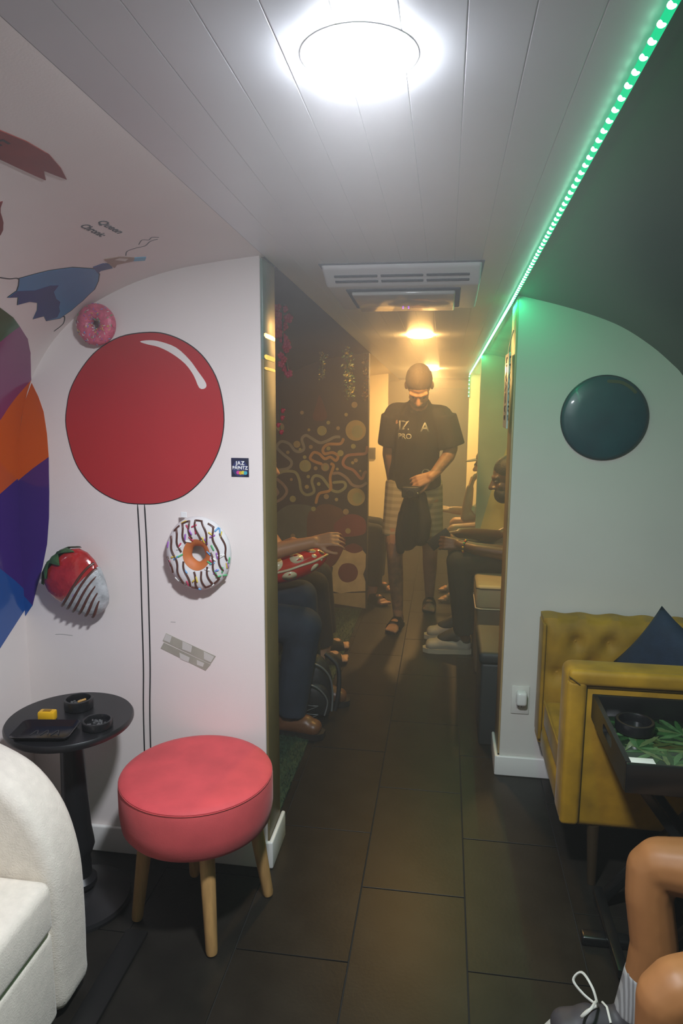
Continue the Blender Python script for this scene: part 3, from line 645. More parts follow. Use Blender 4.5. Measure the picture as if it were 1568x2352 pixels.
def tor_front(x, z):
    rho = math.hypot(x, z); q = (rho - Rb) / rb_
    if abs(q) >= 1: return None
    return Vector((x, -rb_ * sq_ * math.sqrt(1 - q * q) - 0.001, z * 1.12))
choc = mat('chocolate_drizzle', (0.09, 0.03, 0.02), 0.35)
# diagonal zig-zag drizzle, as separate strokes on the icing
import itertools
for k in range(-4, 5):
    off = k * 0.0235; pts = []; runs = []
    for i in range(61):
        s_ = -0.12 + 0.24 * i / 60
        x = off * 0.97 + s_ * 0.26 + 0.004 * math.sin(i * 0.35 + k); z = -s_ * 0.97 + off * 0.26
        if math.hypot(x, z) < 0.047: p = None
        else: p = tor_front(x, z)
        if p is None or math.hypot(x, z) > 0.100:
            if len(pts) > 3: runs.append(pts)
            pts = []
        else: pts.append(p)
    if len(pts) > 3: runs.append(pts)
    for r_ in runs: tube('drizzle', r_, 0.0032, choc, dz, 6)
# loops joining the strokes at the rim
for k in range(-4, 4):
    sgn = 1 if k % 2 else -1
    a0 = math.atan2(sgn * 1.0, -0.26 * sgn + (k + 0.5) * 0.24)
    pts = [tor_front(0.0985 * math.cos(a0 + d), 0.0985 * math.sin(a0 + d)) for d in (-0.12, -0.06, 0, 0.06, 0.12)]
    if all(p is not None for p in pts): tube('drizzle', pts, 0.0032, choc, dz, 6)
for k in range(48):
    bm = bmesh.new(); a = random.uniform(0, 2 * PI); b = random.uniform(PI * 1.28, PI * 1.9)
    sprinkle_on(bm, Rb, rb_ + 0.0008, (0, 0, 0), sq_, a, b, 0.014, 0.0027, random.uniform(0, PI)); bmesh.ops.transform(bm, matrix=Mt, verts=bm.verts)
    from_bm('sprinkle', bm, mat('sprinkle_%d' % (k % 6), SPR[k % 6], 0.4), dz, 180)
bm = bmesh.new(); add_box(bm, (-0.046, 0.0, 0.124), (0.02, 0.003, 0.018), 0.001, 1, None); tg = from_bm('care_tag', bm, white_ink, dz, 30)
# ---- chocolate dipped strawberry
sbv = empty('strawberry_ornament', (-1.185, 2.075, 0.995)); tag(sbv, 'glossy red strawberry ornament dipped in striped white coating', 'ornament')
sbv.rotation_euler = (0, math.radians(-44), 0); sbv.scale = (1.18, 1.0, 0.95)
bm = bmesh.new()
def straw(prof, m, nm, grow=0.0, zmax=1, zmin=-1):
    bm = bmesh.new(); n = 36; rows = []
    for r, z in prof:
        rows.append([bm.verts.new(((r + grow) * math.cos(2 * PI * i / n), (r + grow) * 0.45 * math.sin(2 * PI * i / n), z)) for i in range(n)])
    for a, b in zip(rows, rows[1:]):
        for i in range(n): bm.faces.new((a[i], a[(i + 1) % n], b[(i + 1) % n], b[i]))
    bm.faces.new(rows[0][::-1]); bm.faces.new(rows[-1])
    return from_bm(nm, bm, m, sbv, 50)
prof = [(0.008, -0.128), (0.022, -0.122), (0.036, -0.108), (0.050, -0.085), (0.064, -0.055), (0.076, -0.02), (0.084, 0.015), (0.084, 0.05), (0.075, 0.08), (0.055, 0.10), (0.028, 0.108), (0.004, 0.104)]
straw(prof, mat('strawberry_red', (0.36, 0.018, 0.018), 0.18, var=0.2, vscale=30, bump=0.6, bscale=55, coat=0.6), 'berry')
coatp = [(0.008, -0.131), (0.024, -0.125), (0.038, -0.111), (0.052, -0.087), (0.066, -0.056), (0.077, -0.024), (0.0785, -0.015), (0.077, -0.010)]
straw(coatp, mat('grey_white_coating', (0.40, 0.42, 0.43), 0.35, var=0.3, vscale=40, bump=0.6, bscale=90), 'coating', 0.002)
for k in range(6):
    z = -0.006 - k * 0.0205; i = max(j for j in range(len(prof) - 1) if prof[j][1] <= z); a, b = prof[i], prof[i + 1]
    R = a[0] + (b[0] - a[0]) * (z - a[1]) / (b[1] - a[1]) + 0.003
    pts = [((R) * math.cos(q), (R) * 0.45 * math.sin(q), z + 0.010 * math.cos(q) - 0.006 * math.sin(2 * q)) for q in [PI * 1.07 + PI * .86 * i / 18 for i in range(19)]]
    tube('chocolate_stripe', pts, 0.0046, choc, sbv, 6)
for k in range(6):
    bm = bmesh.new()
    for _ in range(8):
        z = random.uniform(-0.115, -0.02); R = 0.078 * (z + 0.13) / 0.115 * 0.92 + 0.006; q = random.uniform(PI * 1.1, PI * 1.9)
        p = Vector((R * math.cos(q), R * .45 * math.sin(q) - 0.003, z)); d = Vector((random.uniform(-1, 1), 0, random.uniform(-1, 1))).normalized() * 0.003
        add_cap(bm, p - d, 0.0011, p + d, 0.0011, n=5)
    o = from_bm('sprinkles', bm, mat('sprinkle_%d' % k, SPR[k], 0.4), sbv, 180); o['kind'] = 'stuff'
for k in range(8):
    a = 2 * PI * k / 8 + 0.2; bm = bmesh.new()
    d = Vector((math.cos(a), math.sin(a) * 0.5, 0)); sd = Vector((-math.sin(a), math.cos(a) * 0.5, 0))
    rows = []
    for j, (t, wd, hz) in enumerate(((0, .012, .112), (.03, .02, .120), (.055, .017, .108), (.08, .003, .082))):
        c = d * t + Vector((0, 0, hz)); rows.append([bm.verts.new(c - sd * wd), bm.verts.new(c + Vector((0, -0.004, 0.004))), bm.verts.new(c + sd * wd), bm.verts.new(c + Vector((0, 0.002, -0.005)))])
    for p, q in zip(rows, rows[1:]):
        for i in range(4): bm.faces.new((p[i], p[(i + 1) % 4], q[(i + 1) % 4], q[i]))
    bm.faces.new(rows[0]); bm.faces.new(rows[-1][::-1])
    from_bm('leaf', bm, mat('strawberry_leaf', (0.035, 0.10, 0.035), 0.4, var=0.3, vscale=40), sbv, 60)
# ---- teal disc on right wall
dc = empty('wall_disc', (0.606, 2.86, 1.528)); tag(dc, 'round dark teal disc hanging on the right white wall', 'wall decoration')
bm = bmesh.new(); add_lathe(bm, [(0.158, 0), (0.161, 0.004), (0.160, 0.012), (0.150, 0.018), (0.10, 0.024), (0.05, 0.027), (0, 0.028)], 56)
bmesh.ops.transform(bm, matrix=Matrix.Rotation(PI / 2, 4, 'X'), verts=bm.verts)
from_bm('plate', bm, mat('teal_disc_gloss', (0.010, 0.075, 0.095), 0.38, col2=(0.010, 0.045, 0.065), vscale=7, bump=0.25, bscale=18, coat=0.15), dc, 60)
bm = bmesh.new(); pts = [(0.161 * math.cos(a), -0.008, 0.161 * math.sin(a)) for a in [2 * PI * i / 56 for i in range(56)]]
add_tube(bm, pts, 0.0042, 6, True); from_bm('rim', bm, mat('disc_rim', (0.012, 0.03, 0.04), 0.4), dc, 60)
ribbon('olive_swirl', [(0.0, 0.14), (0.05, 0.136), (0.085, 0.118), (0.11, 0.095)], 0.012, lambda u, v, t: (u, -0.021 + 0.055 * max(0, math.hypot(u, v) - 0.10) - t, v), 0, 0.003, mat('olive_swirl', (0.07, 0.075, 0.03), 0.4), dc)
# ---- outlet with plug-in
ot = empty('power_outlet', (0.342, 2.86, 0.345)); tag(ot, 'white wall outlet with a plugged-in charger beside the mustard armchair', 'outlet')
box('cover_plate', (-0.037, -0.006, -0.062), (0.037, 0.0, 0.062), mat('outlet_white', (0.68, 0.66, 0.62), 0.35), ot, 0.003)
box('socket', (-0.016, -0.009, -0.035), (0.018, -0.006, -0.008), mat('socket_white', (0.6, 0.58, 0.55), 0.35), ot, 0.003)
pg = box('charger', (-0.020, -0.048, -0.012), (0.024, -0.006, 0.048), mat('charger_white', (0.74, 0.74, 0.72), 0.25), ot, 0.012, 4)
for dx in (-0.008, 0.004): box('socket_slot', (dx, -0.0098, -0.03), (dx + 0.003, -0.0088, -0.018), acd, ot, 0.0003)
# ---- hanging board on the bulkhead edge
sg = empty('sign_board', (0.259, 2.90, 1.63)); tag(sg, 'narrow white lettered board hanging beside the doorway on the right', 'sign')
bm = bmesh.new(); add_box(bm, (-0.018, 0.06, 0.0), (0.008, 0.17, 0.30), 0.002, 1, None); from_bm('board', bm, mat('sign_white', (0.66, 0.66, 0.62), 0.3), sg, 30)
text_obj('lettering', 'FLAVORS', 0.062, lambda u, v, t: (-0.0222 - t, 0.04 + v * 1.2, 0.14 - u * 0.98), black_line, sg, 0.001, 1.05, 0.001)
text_obj('lettering', 'FLAVORS', 0.062, lambda u, v, t: (0.025 - v * 0.0 , 0, 0) if False else (-0.0135 - v * 0.12, -0.0252 - t, 0.14 - u * 0.98), black_line, sg, 0.0008, 1.05, 0.001)
tube('hook_wire', [(-0.018, 0.06, 0.15), (-0.012, 0.04, 0.2), (-0.004, 0.02, 0.24)], 0.002, mat('steel_wire', (0.6, 0.6, 0.6), 0.3, 1.0), sg, 6)
# ---- dark panel on rear bulkhead
sw = empty('wall_panel', (-0.77, 7.25, 1.03)); tag(sw, 'small dark square control panel on the far cream wall', 'panel')
box('panel_body', (-0.06, -0.02, -0.06), (0.05, 0, 0.06), mat('panel_brown', (0.07, 0.055, 0.04), 0.5), sw, 0.004)
box('panel_face', (-0.05, -0.024, -0.05), (0.04, -0.018, 0.05), mat('panel_dark', (0.04, 0.035, 0.03), 0.3), sw, 0.002)

# ================================================================== FRONT LEFT FURNITURE
# ---- coral stool
st = empty('stool', (-0.722, 1.882, 0)); tag(st, 'round coral velvet stool with four light wooden legs', 'stool')
coral = mat('coral_velvet', (0.58, 0.075, 0.08), 0.75, var=0.10, vscale=12, sheen=0.1, bump=0.1, bscale=300)
prof = [(0.0, 0.318), (0.19, 0.318), (0.216, 0.324), (0.226, 0.338), (0.231, 0.38), (0.231, 0.455), (0.2265, 0.471)]
lathe('cushion_side', prof + [(0.20, 0.468), (0, 0.468)], coral, st, 64)
lathe('cushion_top', [(0.227, 0.469), (0.228, 0.474), (0.221, 0.480), (0.20, 0.483), (0.12, 0.486), (0, 0.487)], mat('coral_velvet_top', (0.60, 0.065, 0.075), 0.7, var=0.12, vscale=10, sheen=0.1, bump=0.1, bscale=300), st, 64, smooth=60)
bm = bmesh.new(); pts = [(0.2285 * math.cos(a), 0.2285 * math.sin(a), 0.470) for a in [2 * PI * i / 64 for i in range(64)]]
add_tube(bm, pts, 0.0014, 6, True); from_bm('seam', bm, coral, st, 60)
wood = mat('light_wood', (0.52, 0.30, 0.11), 0.45, var=0.18, vscale=10, stretch=(6, 6, 0.8))
for lx, ly in ((-0.182, -0.068), (0.092, -0.165), (0.192, 0.100), (-0.078, 0.155)):
    bm = bmesh.new(); top = Vector((lx * 0.78, ly * 0.78, 0.322)); bot = Vector((lx, ly, 0.004)); d = (bot - top)
    add_tube(bm, [top, top + d * 0.3, top + d * 0.97, bot], [0.023, 0.022, 0.0175, 0.0155], 20); from_bm('leg', bm, wood, st, 50)
# ---- black pedestal table
tb = empty('side_table', (-1.115, 1.862, 0)); tag(tb, 'round black pedestal side table in the left corner', 'table')
blk = mat('black_lacquer', (0.010, 0.010, 0.011), 0.35, var=0.2, vscale=14)
lathe('table_top', [(0, 0.606), (0.175, 0.606), (0.184, 0.609), (0.188, 0.616), (0.188, 0.624), (0.184, 0.630), (0, 0.630)], blk, tb, 64)
lathe('column', [(0.06, 0.606), (0.062, 0.598), (0.034, 0.590), (0.033, 0.57), (0.036, 0.5), (0.040, 0.36), (0.044, 0.26), (0.050, 0.215), (0.051, 0.20), (0.044, 0.18), (0.037, 0.165), (0.038, 0.10), (0.052, 0.085), (0.052, 0.07), (0.04, 0.06), (0.04, 0.05)], blk, tb, 28)
lathe('base', [(0.04, 0.055), (0.07, 0.042), (0.115, 0.034), (0.150, 0.022), (0.155, 0.012), (0.152, 0.0), (0, 0.0)], blk, tb, 48)
# things on it
blkr = mat('black_resin', (0.008, 0.008, 0.009), 0.28)
def ashtray(loc, r, h, label):
    t = empty('ashtray', loc); tag(t, label, 'ashtray', 'black ashtrays')
    lathe('bowl', [(0, 0.0), (r * .92, 0.0), (r, 0.004), (r, h - .003), (r * .97, h), (r * .84, h), (r * .80, h - .004), (r * .76, .010), (0, .008)], blkr, t, 40)
    return t
a1 = ashtray((-1.120, 1.925, 0.630), 0.044, 0.034, 'taller black ashtray with ash and a butt, beside yellow box on side table')
bm = bmesh.new()
for _ in range(40): add_box(bm, (random.uniform(-.025, .025), random.uniform(-.025, .025), random.uniform(.011, .018)), (random.uniform(.002, .008),) * 3, 0, 1, Matrix.Rotation(random.uniform(0, 3), 4, 'Z'))
o = from_bm('ash', bm, mat('ash_grey', (0.12, 0.12, 0.12), 0.9, var=0.5, vscale=60), a1, None); o['kind'] = 'stuff'
bm = bmesh.new(); add_cap(bm, (0.0, 0.0, .022), .004, (0.016, .01, .026), .004, n=8); from_bm('butt', bm, mat('butt_orange', (0.5, .28, .08), .7), a1, 60)
a2 = ashtray((-1.000, 1.815, 0.630), 0.044, 0.024, 'low black ashtray at the right rim of the round side table')
bm = bmesh.new()
for _ in range(30): add_box(bm, (random.uniform(-.025, .025), random.uniform(-.025, .025), random.uniform(.009, .013)), (random.uniform(.002, .006),) * 3, 0, 1, Matrix.Rotation(random.uniform(0, 3), 4, 'Z'))
o = from_bm('ash', bm, MATS['ash_grey'], a2, None); o['kind'] = 'stuff'
yb = empty('yellow_box', (-1.172, 1.835, 0.630), 0.1); tag(yb, 'small bright yellow plastic box on the black side table', 'box')
yel = mat('yellow_plastic', (0.75, 0.42, 0.01), 0.35)
bm = bmesh.new(); add_box(bm, (0, 0, 0.015), (0.050, 0.030, 0.030), 0.005, 2); from_bm('box_body', bm, yel, yb, 35)
box('lid_slot', (-0.012, -0.007, 0.0295), (0.012, 0.007, 0.0312), mat('yellow_dark', (0.30, 0.15, 0.005), 0.5), yb, 0.0008)
tr = empty('rolling_tray', (-1.130, 1.755, 0.630), 0.15); tag(tr, 'shallow black tray with raised rim at front of side table', 'tray')
def rrect(w, h, r, k=6):
    out = []
    for cx, cy, a0 in ((w - r, h - r, 0), (-w + r, h - r, 90), (-w + r, -h + r, 180), (w - r, -h + r, 270)):
        for i in range(k + 1): a = math.radians(a0 + 90 * i / k); out.append((cx + r * math.cos(a), cy + r * math.sin(a)))
    return out
bm = bmesh.new(); rings = []
for w_, h_, r_, z in ((.070, .042, .012, 0.001), (.082, .054, .016, 0.014), (.086, .058, .018, 0.015), (.086, .058, .018, 0.013), (.074, .046, .012, -0.0), ):
    rings.append([bm.verts.new((x, y, z)) for x, y in rrect(w_, h_, r_)])
n = len(rings[0])
for a, b in zip(rings, rings[1:]):
    for i in range(n): bm.faces.new((a[i], a[(i + 1) % n], b[(i + 1) % n], b[i]))
bm.faces.new(rings[0]); bm.faces.new(rings[-1][::-1]); from_bm('tray_body', bm, blkr, tr, 50)
for k in range(3): ribbon('embossed_mark', [(-.04 + .03 * k, -.015), (-.03 + .03 * k, .015), (-.02 + .03 * k, -.012)], .003, lambda u, v, t: (u, v, .001 + t), 0, .0015, mat('emboss_grey', (0.03, 0.03, 0.032), .5), tr)
# ---- white boucle armchair (left edge of picture)
wc = empty('white_armchair', (-1.16, 1.2, 0)); tag(wc, 'cream upholstered armchair with rounded arms at lower left', 'armchair')
crm = mat('cream_boucle', (0.76, 0.70, 0.61), 0.9, var=0.06, vscale=40, bump=0.35, bscale=220, sheen=0.2)
def arm_outline(): return smooth_poly([(-0.24, 0.74), (-0.10, 0.735), (0.04, 0.69), (0.13, 0.635), (0.195, 0.54), (0.228, 0.42), (0.235, 0.30), (0.232, 0.12), (0.220, 0.03), (0.12, 0.015), (-0.1, 0.015), (-0.23, 0.02), (-0.245, 0.3)], 4)
for y0, y1 in ((0.235, 0.385), (-0.385, -0.235)):
    bm = bmesh.new(); po = arm_outline()
    va = [bm.verts.new((x, y0, z)) for x, z in po]; vb = [bm.verts.new((x, y1, z)) for x, z in po]
    bm.faces.new(va); bm.faces.new(vb[::-1]); n = len(po)
    for i in range(n): bm.faces.new((va[i], vb[i], vb[(i + 1) % n], va[(i + 1) % n]))
    bmesh.ops.recalc_face_normals(bm, faces=bm.faces)
    es = [e for e in bm.edges if abs(e.verts[0].co.y - e.verts[1].co.y) < 1e-6]
    bmesh.ops.bevel(bm, geom=es, offset=0.035, segments=4, profile=.5, affect='EDGES')
    from_bm('arm', bm, crm, wc, 60)
box('backrest', (-0.245, -0.30, 0.02), (-0.09, 0.30, 0.76), crm, wc, 0.05, 5, 60)
box('seat_cushion', (-0.14, -0.232, 0.285), (0.232, 0.232, 0.425), crm, wc, 0.028, 4, 60)
box('seat_base', (-0.14, -0.236, 0.03), (0.222, 0.236, 0.282), crm, wc, 0.02, 4, 60)
for sx in (-0.2, 0.18):
    for sy in (-0.32, 0.32): lathe('foot', [(0, 0), (0.018, 0), (0.02, 0.03), (0, 0.03)], blk, wc, 16, (sx, sy, 0))
# ---- black rubber strip on the floor
bs = tag(box('floor_strip', (-0.915, 0.7, 0.0), (-0.845, 1.765, 0.012), mat('black_rubber', (0.006, 0.006, 0.006), 0.5), None, 0.005), 'flat black strip lying on the floor beside the cream armchair', 'floor strip')

# ================================================================== FRONT RIGHT FURNITURE
# ---- mustard velvet armchair
yc = empty('mustard_armchair', (0.70, 2.515, 0)); tag(yc, 'mustard yellow velvet armchair with button-tufted inside and straight arms', 'armchair')
mus = mat('mustard_velvet', (0.32, 0.172, 0.005), 0.7, var=0.30, vscale=9, sheen=0.06, bump=0.15, bscale=60)
XF, XB = -0.295, 0.33
# far arm with tufting on its inner (camera-facing) side
def tufted(name, x0, x1, z0, z1, yface, thick, sgn, btns):
    bm = bmesh.new(); nx, nz = 40, 24; G = []
    for i in range(nx + 1):
        r = []
        for j in range(nz + 1):
            x = x0 + (x1 - x0) * i / nx; z = z0 + (z1 - z0) * j / nz; d = 0.0
            for bx, bz in btns: d += 0.034 * math.exp(-(((x - bx) / 0.026) ** 2 + ((z - bz) / 0.026) ** 2))
            e = min(i, nx - i, (nz - j)) / 4.0
            rd = 0.03 * (1 - min(1, e)) ** 2
            r.append(bm.verts.new((x, yface + sgn * (d + rd), z + (0.004 * math.sin(i * 0.8) if j == nz else 0))))
        G.append(r)
    B = [[bm.verts.new((v.co.x, yface + sgn * thick, v.co.z)) for v in r] for r in G]
    for i in range(nx):
        for j in range(nz):
            bm.faces.new((G[i][j], G[i + 1][j], G[i + 1][j + 1], G[i][j + 1])); bm.faces.new((B[i][j + 1], B[i + 1][j + 1], B[i + 1][j], B[i][j]))
    for i in range(nx):
        bm.faces.new((G[i][0], B[i][0], B[i + 1][0], G[i + 1][0])); bm.faces.new((G[i][nz], G[i + 1][nz], B[i + 1][nz], B[i][nz]))
    for j in range(nz):
        bm.faces.new((G[0][j], G[0][j + 1], B[0][j + 1], B[0][j])); bm.faces.new((G[nx][j], B[nx][j], B[nx][j + 1], G[nx][j + 1]))
    return from_bm(name, bm, mus, yc, 60)
btns = [(-0.17 + 0.125 * k, 0.655) for k in range(4)] + [(-0.11 + 0.125 * k, 0.57) for k in range(3)] + [(-0.235, 0.52), (-0.17, 0.485)]
fa = tufted('far_arm', XF, XB, 0.22, 0.742, 0.20, 0.125, 1, btns); fa['label'] = 'tufted far arm'
for bx, bz in btns:
    bm = bmesh.new(); add_ell(bm, (bx, 0.234, bz), (0.009, 0.006, 0.009), None, 10); from_bm('button', bm, mus, yc, 180)
box('front_pleat', (XF - 0.004, 0.205, 0.24), (XF + 0.01, 0.32, 0.725), mus, yc, 0.006, 3)
na = box('near_arm', (XF, -0.325, 0.205), (XB, -0.195, 0.745), mus, yc, 0.03, 4, 60)
# raised border along the top and front of the arm's outer face
bm = bmesh.new()
add_box(bm, (0.018, -0.326, 0.728), (0.62, 0.035, 0.052), 0.016, 4); from_bm('top_border', bm, mus, yc, 60)
bm = bmesh.new(); add_box(bm, (XF + 0.030, -0.326, 0.47), (0.062, 0.035, 0.50), 0.016, 4); from_bm('front_border', bm, mus, yc, 60)
tube('seam', [(XF + 0.002, -0.345, 0.735), (XF + 0.035, -0.347, 0.712)], 0.002, mat('mustard_dark', (0.12, 0.07, 0.008), 0.8), yc, 6)
tube('seam', [(XF + 0.062, -0.330, 0.70), (XB, -0.330, 0.70)], 0.003, MATS['mustard_dark'], yc, 6)
box('seat_cushion', (XF + 0.012, -0.193, 0.30), (XB - 0.04, 0.198, 0.415), mus, yc, 0.025, 4, 60)
tube('piping', [(XF + 0.014, -0.19, 0.410), (XF + 0.012, 0.0, 0.412), (XF + 0.014, 0.195, 0.410)], 0.004, mus, yc, 8)
box('seat_rail', (XF + 0.005, -0.20, 0.205), (XB, 0.205, 0.300), mus, yc, 0.02, 3, 60)
box('backrest', (XB - 0.045, -0.195, 0.25), (XB + 0.005, 0.20, 0.745), mus, yc, 0.03, 4, 60)
dwood = mat('dark_wood_leg', (0.035, 0.022, 0.010), 0.45)
for lx, ly in ((-0.18, -0.30), (0.26, -0.29), (-0.20, 0.24), (0.26, 0.26)):
    bm = bmesh.new(); add_tube(bm, [(lx, ly, 0.21), (lx + .004, ly - .012, 0.0)], [0.021, 0.014], 16); from_bm('leg', bm, dwood, yc, 50)
# ---- navy cushion
bm = bmesh.new(); n = 18; G = []
for s_ in (1, -1):
    g = []
    for i in range(n + 1):
        r = []
        for j in range(n + 1):
            u = i / n * 2 - 1; v = j / n * 2 - 1; th = 0.055 * max(0, (1 - u ** 4) * (1 - v ** 4)) ** 0.6
            pin = 1 - 0.07 * (1 - abs(u) ** 2) * abs(v) ** 3 - 0.07 * (1 - abs(v) ** 2) * abs(u) ** 3
            r.append(bm.verts.new((u * 0.16 * pin, s_ * th, v * 0.16 * pin)))
        g.append(r)
    G.append(g)
for s_, g in enumerate(G):
    for i in range(n):
        for j in range(n): bm.faces.new((g[i][j], g[i + 1][j], g[i + 1][j + 1], g[i][j + 1]))
bmesh.ops.remove_doubles(bm, verts=bm.verts, dist=0.0005)
bmesh.ops.transform(bm, matrix=Matrix.Rotation(math.radians(33), 4, 'Y'), verts=bm.verts)
pil = from_bm('cushion', bm, mat('navy_fabric', (0.010, 0.022, 0.050), 0.85, var=0.2, vscale=20, bump=0.2, bscale=200), None, 180)
pil.location = (0.825, 2.55, 0.640); pil.rotation_euler = (0, 0, math.radians(-45)); tag(pil, 'dark navy square cushion standing on its corner in mustard armchair', 'cushion')
# ---- black tray table with leaf picture
tt = empty('tray_table', (0.78, 1.935, 0)); tag(tt, 'black high-sided tray table with green leaf picture at lower right', 'table')
trb = mat('black_tray_wood', (0.008, 0.008, 0.008), 0.3, var=0.2, vscale=10)
X0, X1, Y0, Y1, Z0, Z1 = -0.305, 0.245, -0.215, 0.215, 0.612, 0.692
box('tray_floor', (X0 + .01, Y0 + .01, Z0), (X1 - .01, Y1 - .01, Z0 + 0.012), trb, tt, 0.001)
box('tray_side', (X0, Y0, Z0), (X1, Y0 + 0.013, Z1), trb, tt, 0.003); box('tray_side', (X0, Y1 - 0.013, Z0), (X1, Y1, Z1), trb, tt, 0.003)
def slotted(xa, xb):
    # end panel with an oval grip hole
    zm = (Z0 + Z1) / 2 + 0.008; out = [(Y0 + .013, Z0), (Y1 - .013, Z0), (Y1 - .013, Z1), (Y0 + .013, Z1)]
    bm = bmesh.new(); hole = [(a * 1.0, zm + b) for a, b in rrect(0.055, 0.014, 0.013)]
    ob = [(Y1 - .013, Z1), (Y0 + .013, Z1), (Y0 + .013, Z0), (Y1 - .013, Z0)]
    faces = []
    for x in (xa, xb):
        H = [bm.verts.new((x, a, b)) for a, b in hole]; O = [bm.verts.new((x, a, b)) for a, b in ob]
        k = len(H) // 4
        for q in range(4):
            seg = H[q * k:(q + 1) * k]
            for i in range(k - 1): bm.faces.new((O[q], seg[i], seg[i + 1]))
            bm.faces.new((O[q], seg[-1], H[((q + 1) * k) % len(H)], O[(q + 1) % 4]))
        faces.append((H, O))
    (Ha, Oa), (Hb, Ob) = faces
    for A, B in ((Ha, Hb), (Oa, Ob)):
        for i in range(len(A)): bm.faces.new((A[i], A[(i + 1) % len(A)], B[(i + 1) % len(A)], B[i]))
    return from_bm('tray_end', bm, trb, tt, 30)
slotted(X0, X0 + 0.013); slotted(X1 - 0.013, X1)
pic = box('leaf_picture', (X0 + .014, Y0 + .014, Z0 + .012), (X1 - .014, Y1 - .014, Z0 + .0135), mat('leaf_print_ground', (0.010, 0.022, 0.010), 0.12, var=0.5, vscale=25, coat=0.5), tt, 0.0003)
lg = [mat('leaf_print_%d' % k, c, 0.2, var=0.3, vscale=40, coat=0.4) for k, c in enumerate([(0.030, 0.085, 0.026), (0.06, 0.13, 0.05), (0.018, 0.05, 0.016), (0.09, 0.13, 0.05)])]
random.seed(11)
for c in range(18):
    cx_, cy_ = random.uniform(X0 + .08, X1 - .08), random.uniform(Y0 + .06, Y1 - .06); a0 = random.uniform(0, 6)
    for k in range(7):
        a = a0 + (k - 3) * 0.42; ln = 0.13 * (1 - 0.12 * abs(k - 3)); pts = []
        for t, wd in ((0, .003), (.3, .007), (.6, .008), (.85, .004), (1, .0005)): pts.append((cx_ + math.cos(a) * ln * t - math.sin(a) * wd, cy_ + math.sin(a) * ln * t + math.cos(a) * wd))
        for t, wd in ((1, .0), (.85, .004), (.6, .008), (.3, .007), (0, .003)): pts.append((cx_ + math.cos(a) * ln * t + math.sin(a) * wd, cy_ + math.sin(a) * ln * t - math.cos(a) * wd))
        lo = lambda v, a, b: min(max(v, a), b)
        pts = [(lo(x, X0 + .016, X1 - .016), lo(y, Y0 + .016, Y1 - .016)) for x, y in pts]
        try: prism('printed_leaf', pts, lambda u, v, t: (u, v, Z0 + .0135 + t), 0, 0.0003 + 0.00002 * (c * 7 + k), lg[(c + k) % 4], pic)
        except Exception: pass
bm = bmesh.new()
for a, b in (((-0.26, -0.17, 0), (0.20, -0.17, 0.61)), ((-0.26, 0.17, 0), (0.20, 0.17, 0.61)), ((0.20, -0.14, 0), (-0.26, -0.14, 0.61)), ((0.20, 0.14, 0), (-0.26, 0.14, 0.61))):
    bm = bmesh.new(); p, q = Vector(a), Vector(b); d = q - p; M = d.to_track_quat('Z', 'X').to_matrix().to_4x4()
    add_box(bm, (p + q) / 2, (0.024, 0.036, d.length), 0.004, 2, M); from_bm('leg', bm, trb, tt, 35)
for y in (-0.155, 0.155): pass
box('cross_bar', (-0.275, -0.17, 0.04), (-0.245, 0.17, 0.065), trb, tt, 0.004)
box('foot_bar', (-0.34, -0.02, 0.0), (-0.20, 0.02, 0.03), trb, tt, 0.008, 3)
a3 = ashtray((0.578, 2.045, Z0 + 0.0165), 0.055, 0.034, 'black round ashtray inside the black tray table')
cd = tag(box('paper_card', (0.52, 1.835, Z0 + .0165), (0.585, 1.878, Z0 + .0178), mat('white_card', (0.7, 0.7, 0.66), 0.5), None, 0.0004), 'small white card lying on the leaf picture of the tray table', 'card')
cd.rotation_euler = (0, 0, 0)

# ================================================================== MIDDLE ROOM THINGS
random.seed(5)
# ---- artificial grass
bm = bmesh.new()
add_box(bm, (-1.0, 3.72, 0.004), (0.80, 2.80, 0.008), 0, 1)
for _ in range(26000):
    x = random.uniform(-1.39, -0.595); y = random.uniform(2.33, 5.11) if random.random() < 0.6 else random.uniform(2.33, 3.4)
    if x > -0.66 and random.random() < 0.2: continue
    h = random.uniform(0.016, 0.032); a = random.uniform(0, 2 * PI); wd = 0.0016; lx, ly = random.uniform(-.014, .014), random.uniform(-.014, .014)
    p = [bm.verts.new((x + wd * math.cos(a), y + wd * math.sin(a), .006)), bm.verts.new((x - wd * math.cos(a), y - wd * math.sin(a), .006)), bm.verts.new((x + lx, y + ly, h))]
    bm.faces.new(p)
tf = from_bm('artificial_grass', bm, mat('turf_green', (0.022, 0.046, 0.022), 0.8, var=0.4, vscale=30), None, None)
tag(tf, 'dark green artificial grass along the left side of the aisle', 'grass', kind='stuff')
# ---- benches
def bench(name, lo, hi, seat_m, base_m_, label, cush=0.13, gap=0.0):
    c = ((lo[0] + hi[0]) / 2, (lo[1] + hi[1]) / 2, 0); t = empty(name, c); tag(t, label, 'bench')
    q = lambda p: (p[0] - c[0], p[1] - c[1], p[2])
    box('seat_cushion', q((lo[0], lo[1], hi[2] - cush)), q(hi), seat_m, t, 0.025, 4, 60)
    box('bench_front', q((lo[0] + .01, lo[1] + .01, lo[2])), q((hi[0] - .01, hi[1] - .01, hi[2] - cush - 0.003)), base_m_, t, 0.012, 3, 60)
    return t, c
leath = mat('beige_leather', (0.42, 0.33, 0.20), 0.45, var=0.1, vscale=8); brn = mat('brown_upholstery', (0.13, 0.095, 0.055), 0.6, var=0.1)
bR, cR = bench('bench', (0.195, 3.92, 0.02), (1.02, 5.12, 0.548), leath, brn, 'beige cushioned bench under the seated man in dark clothes', 0.14)
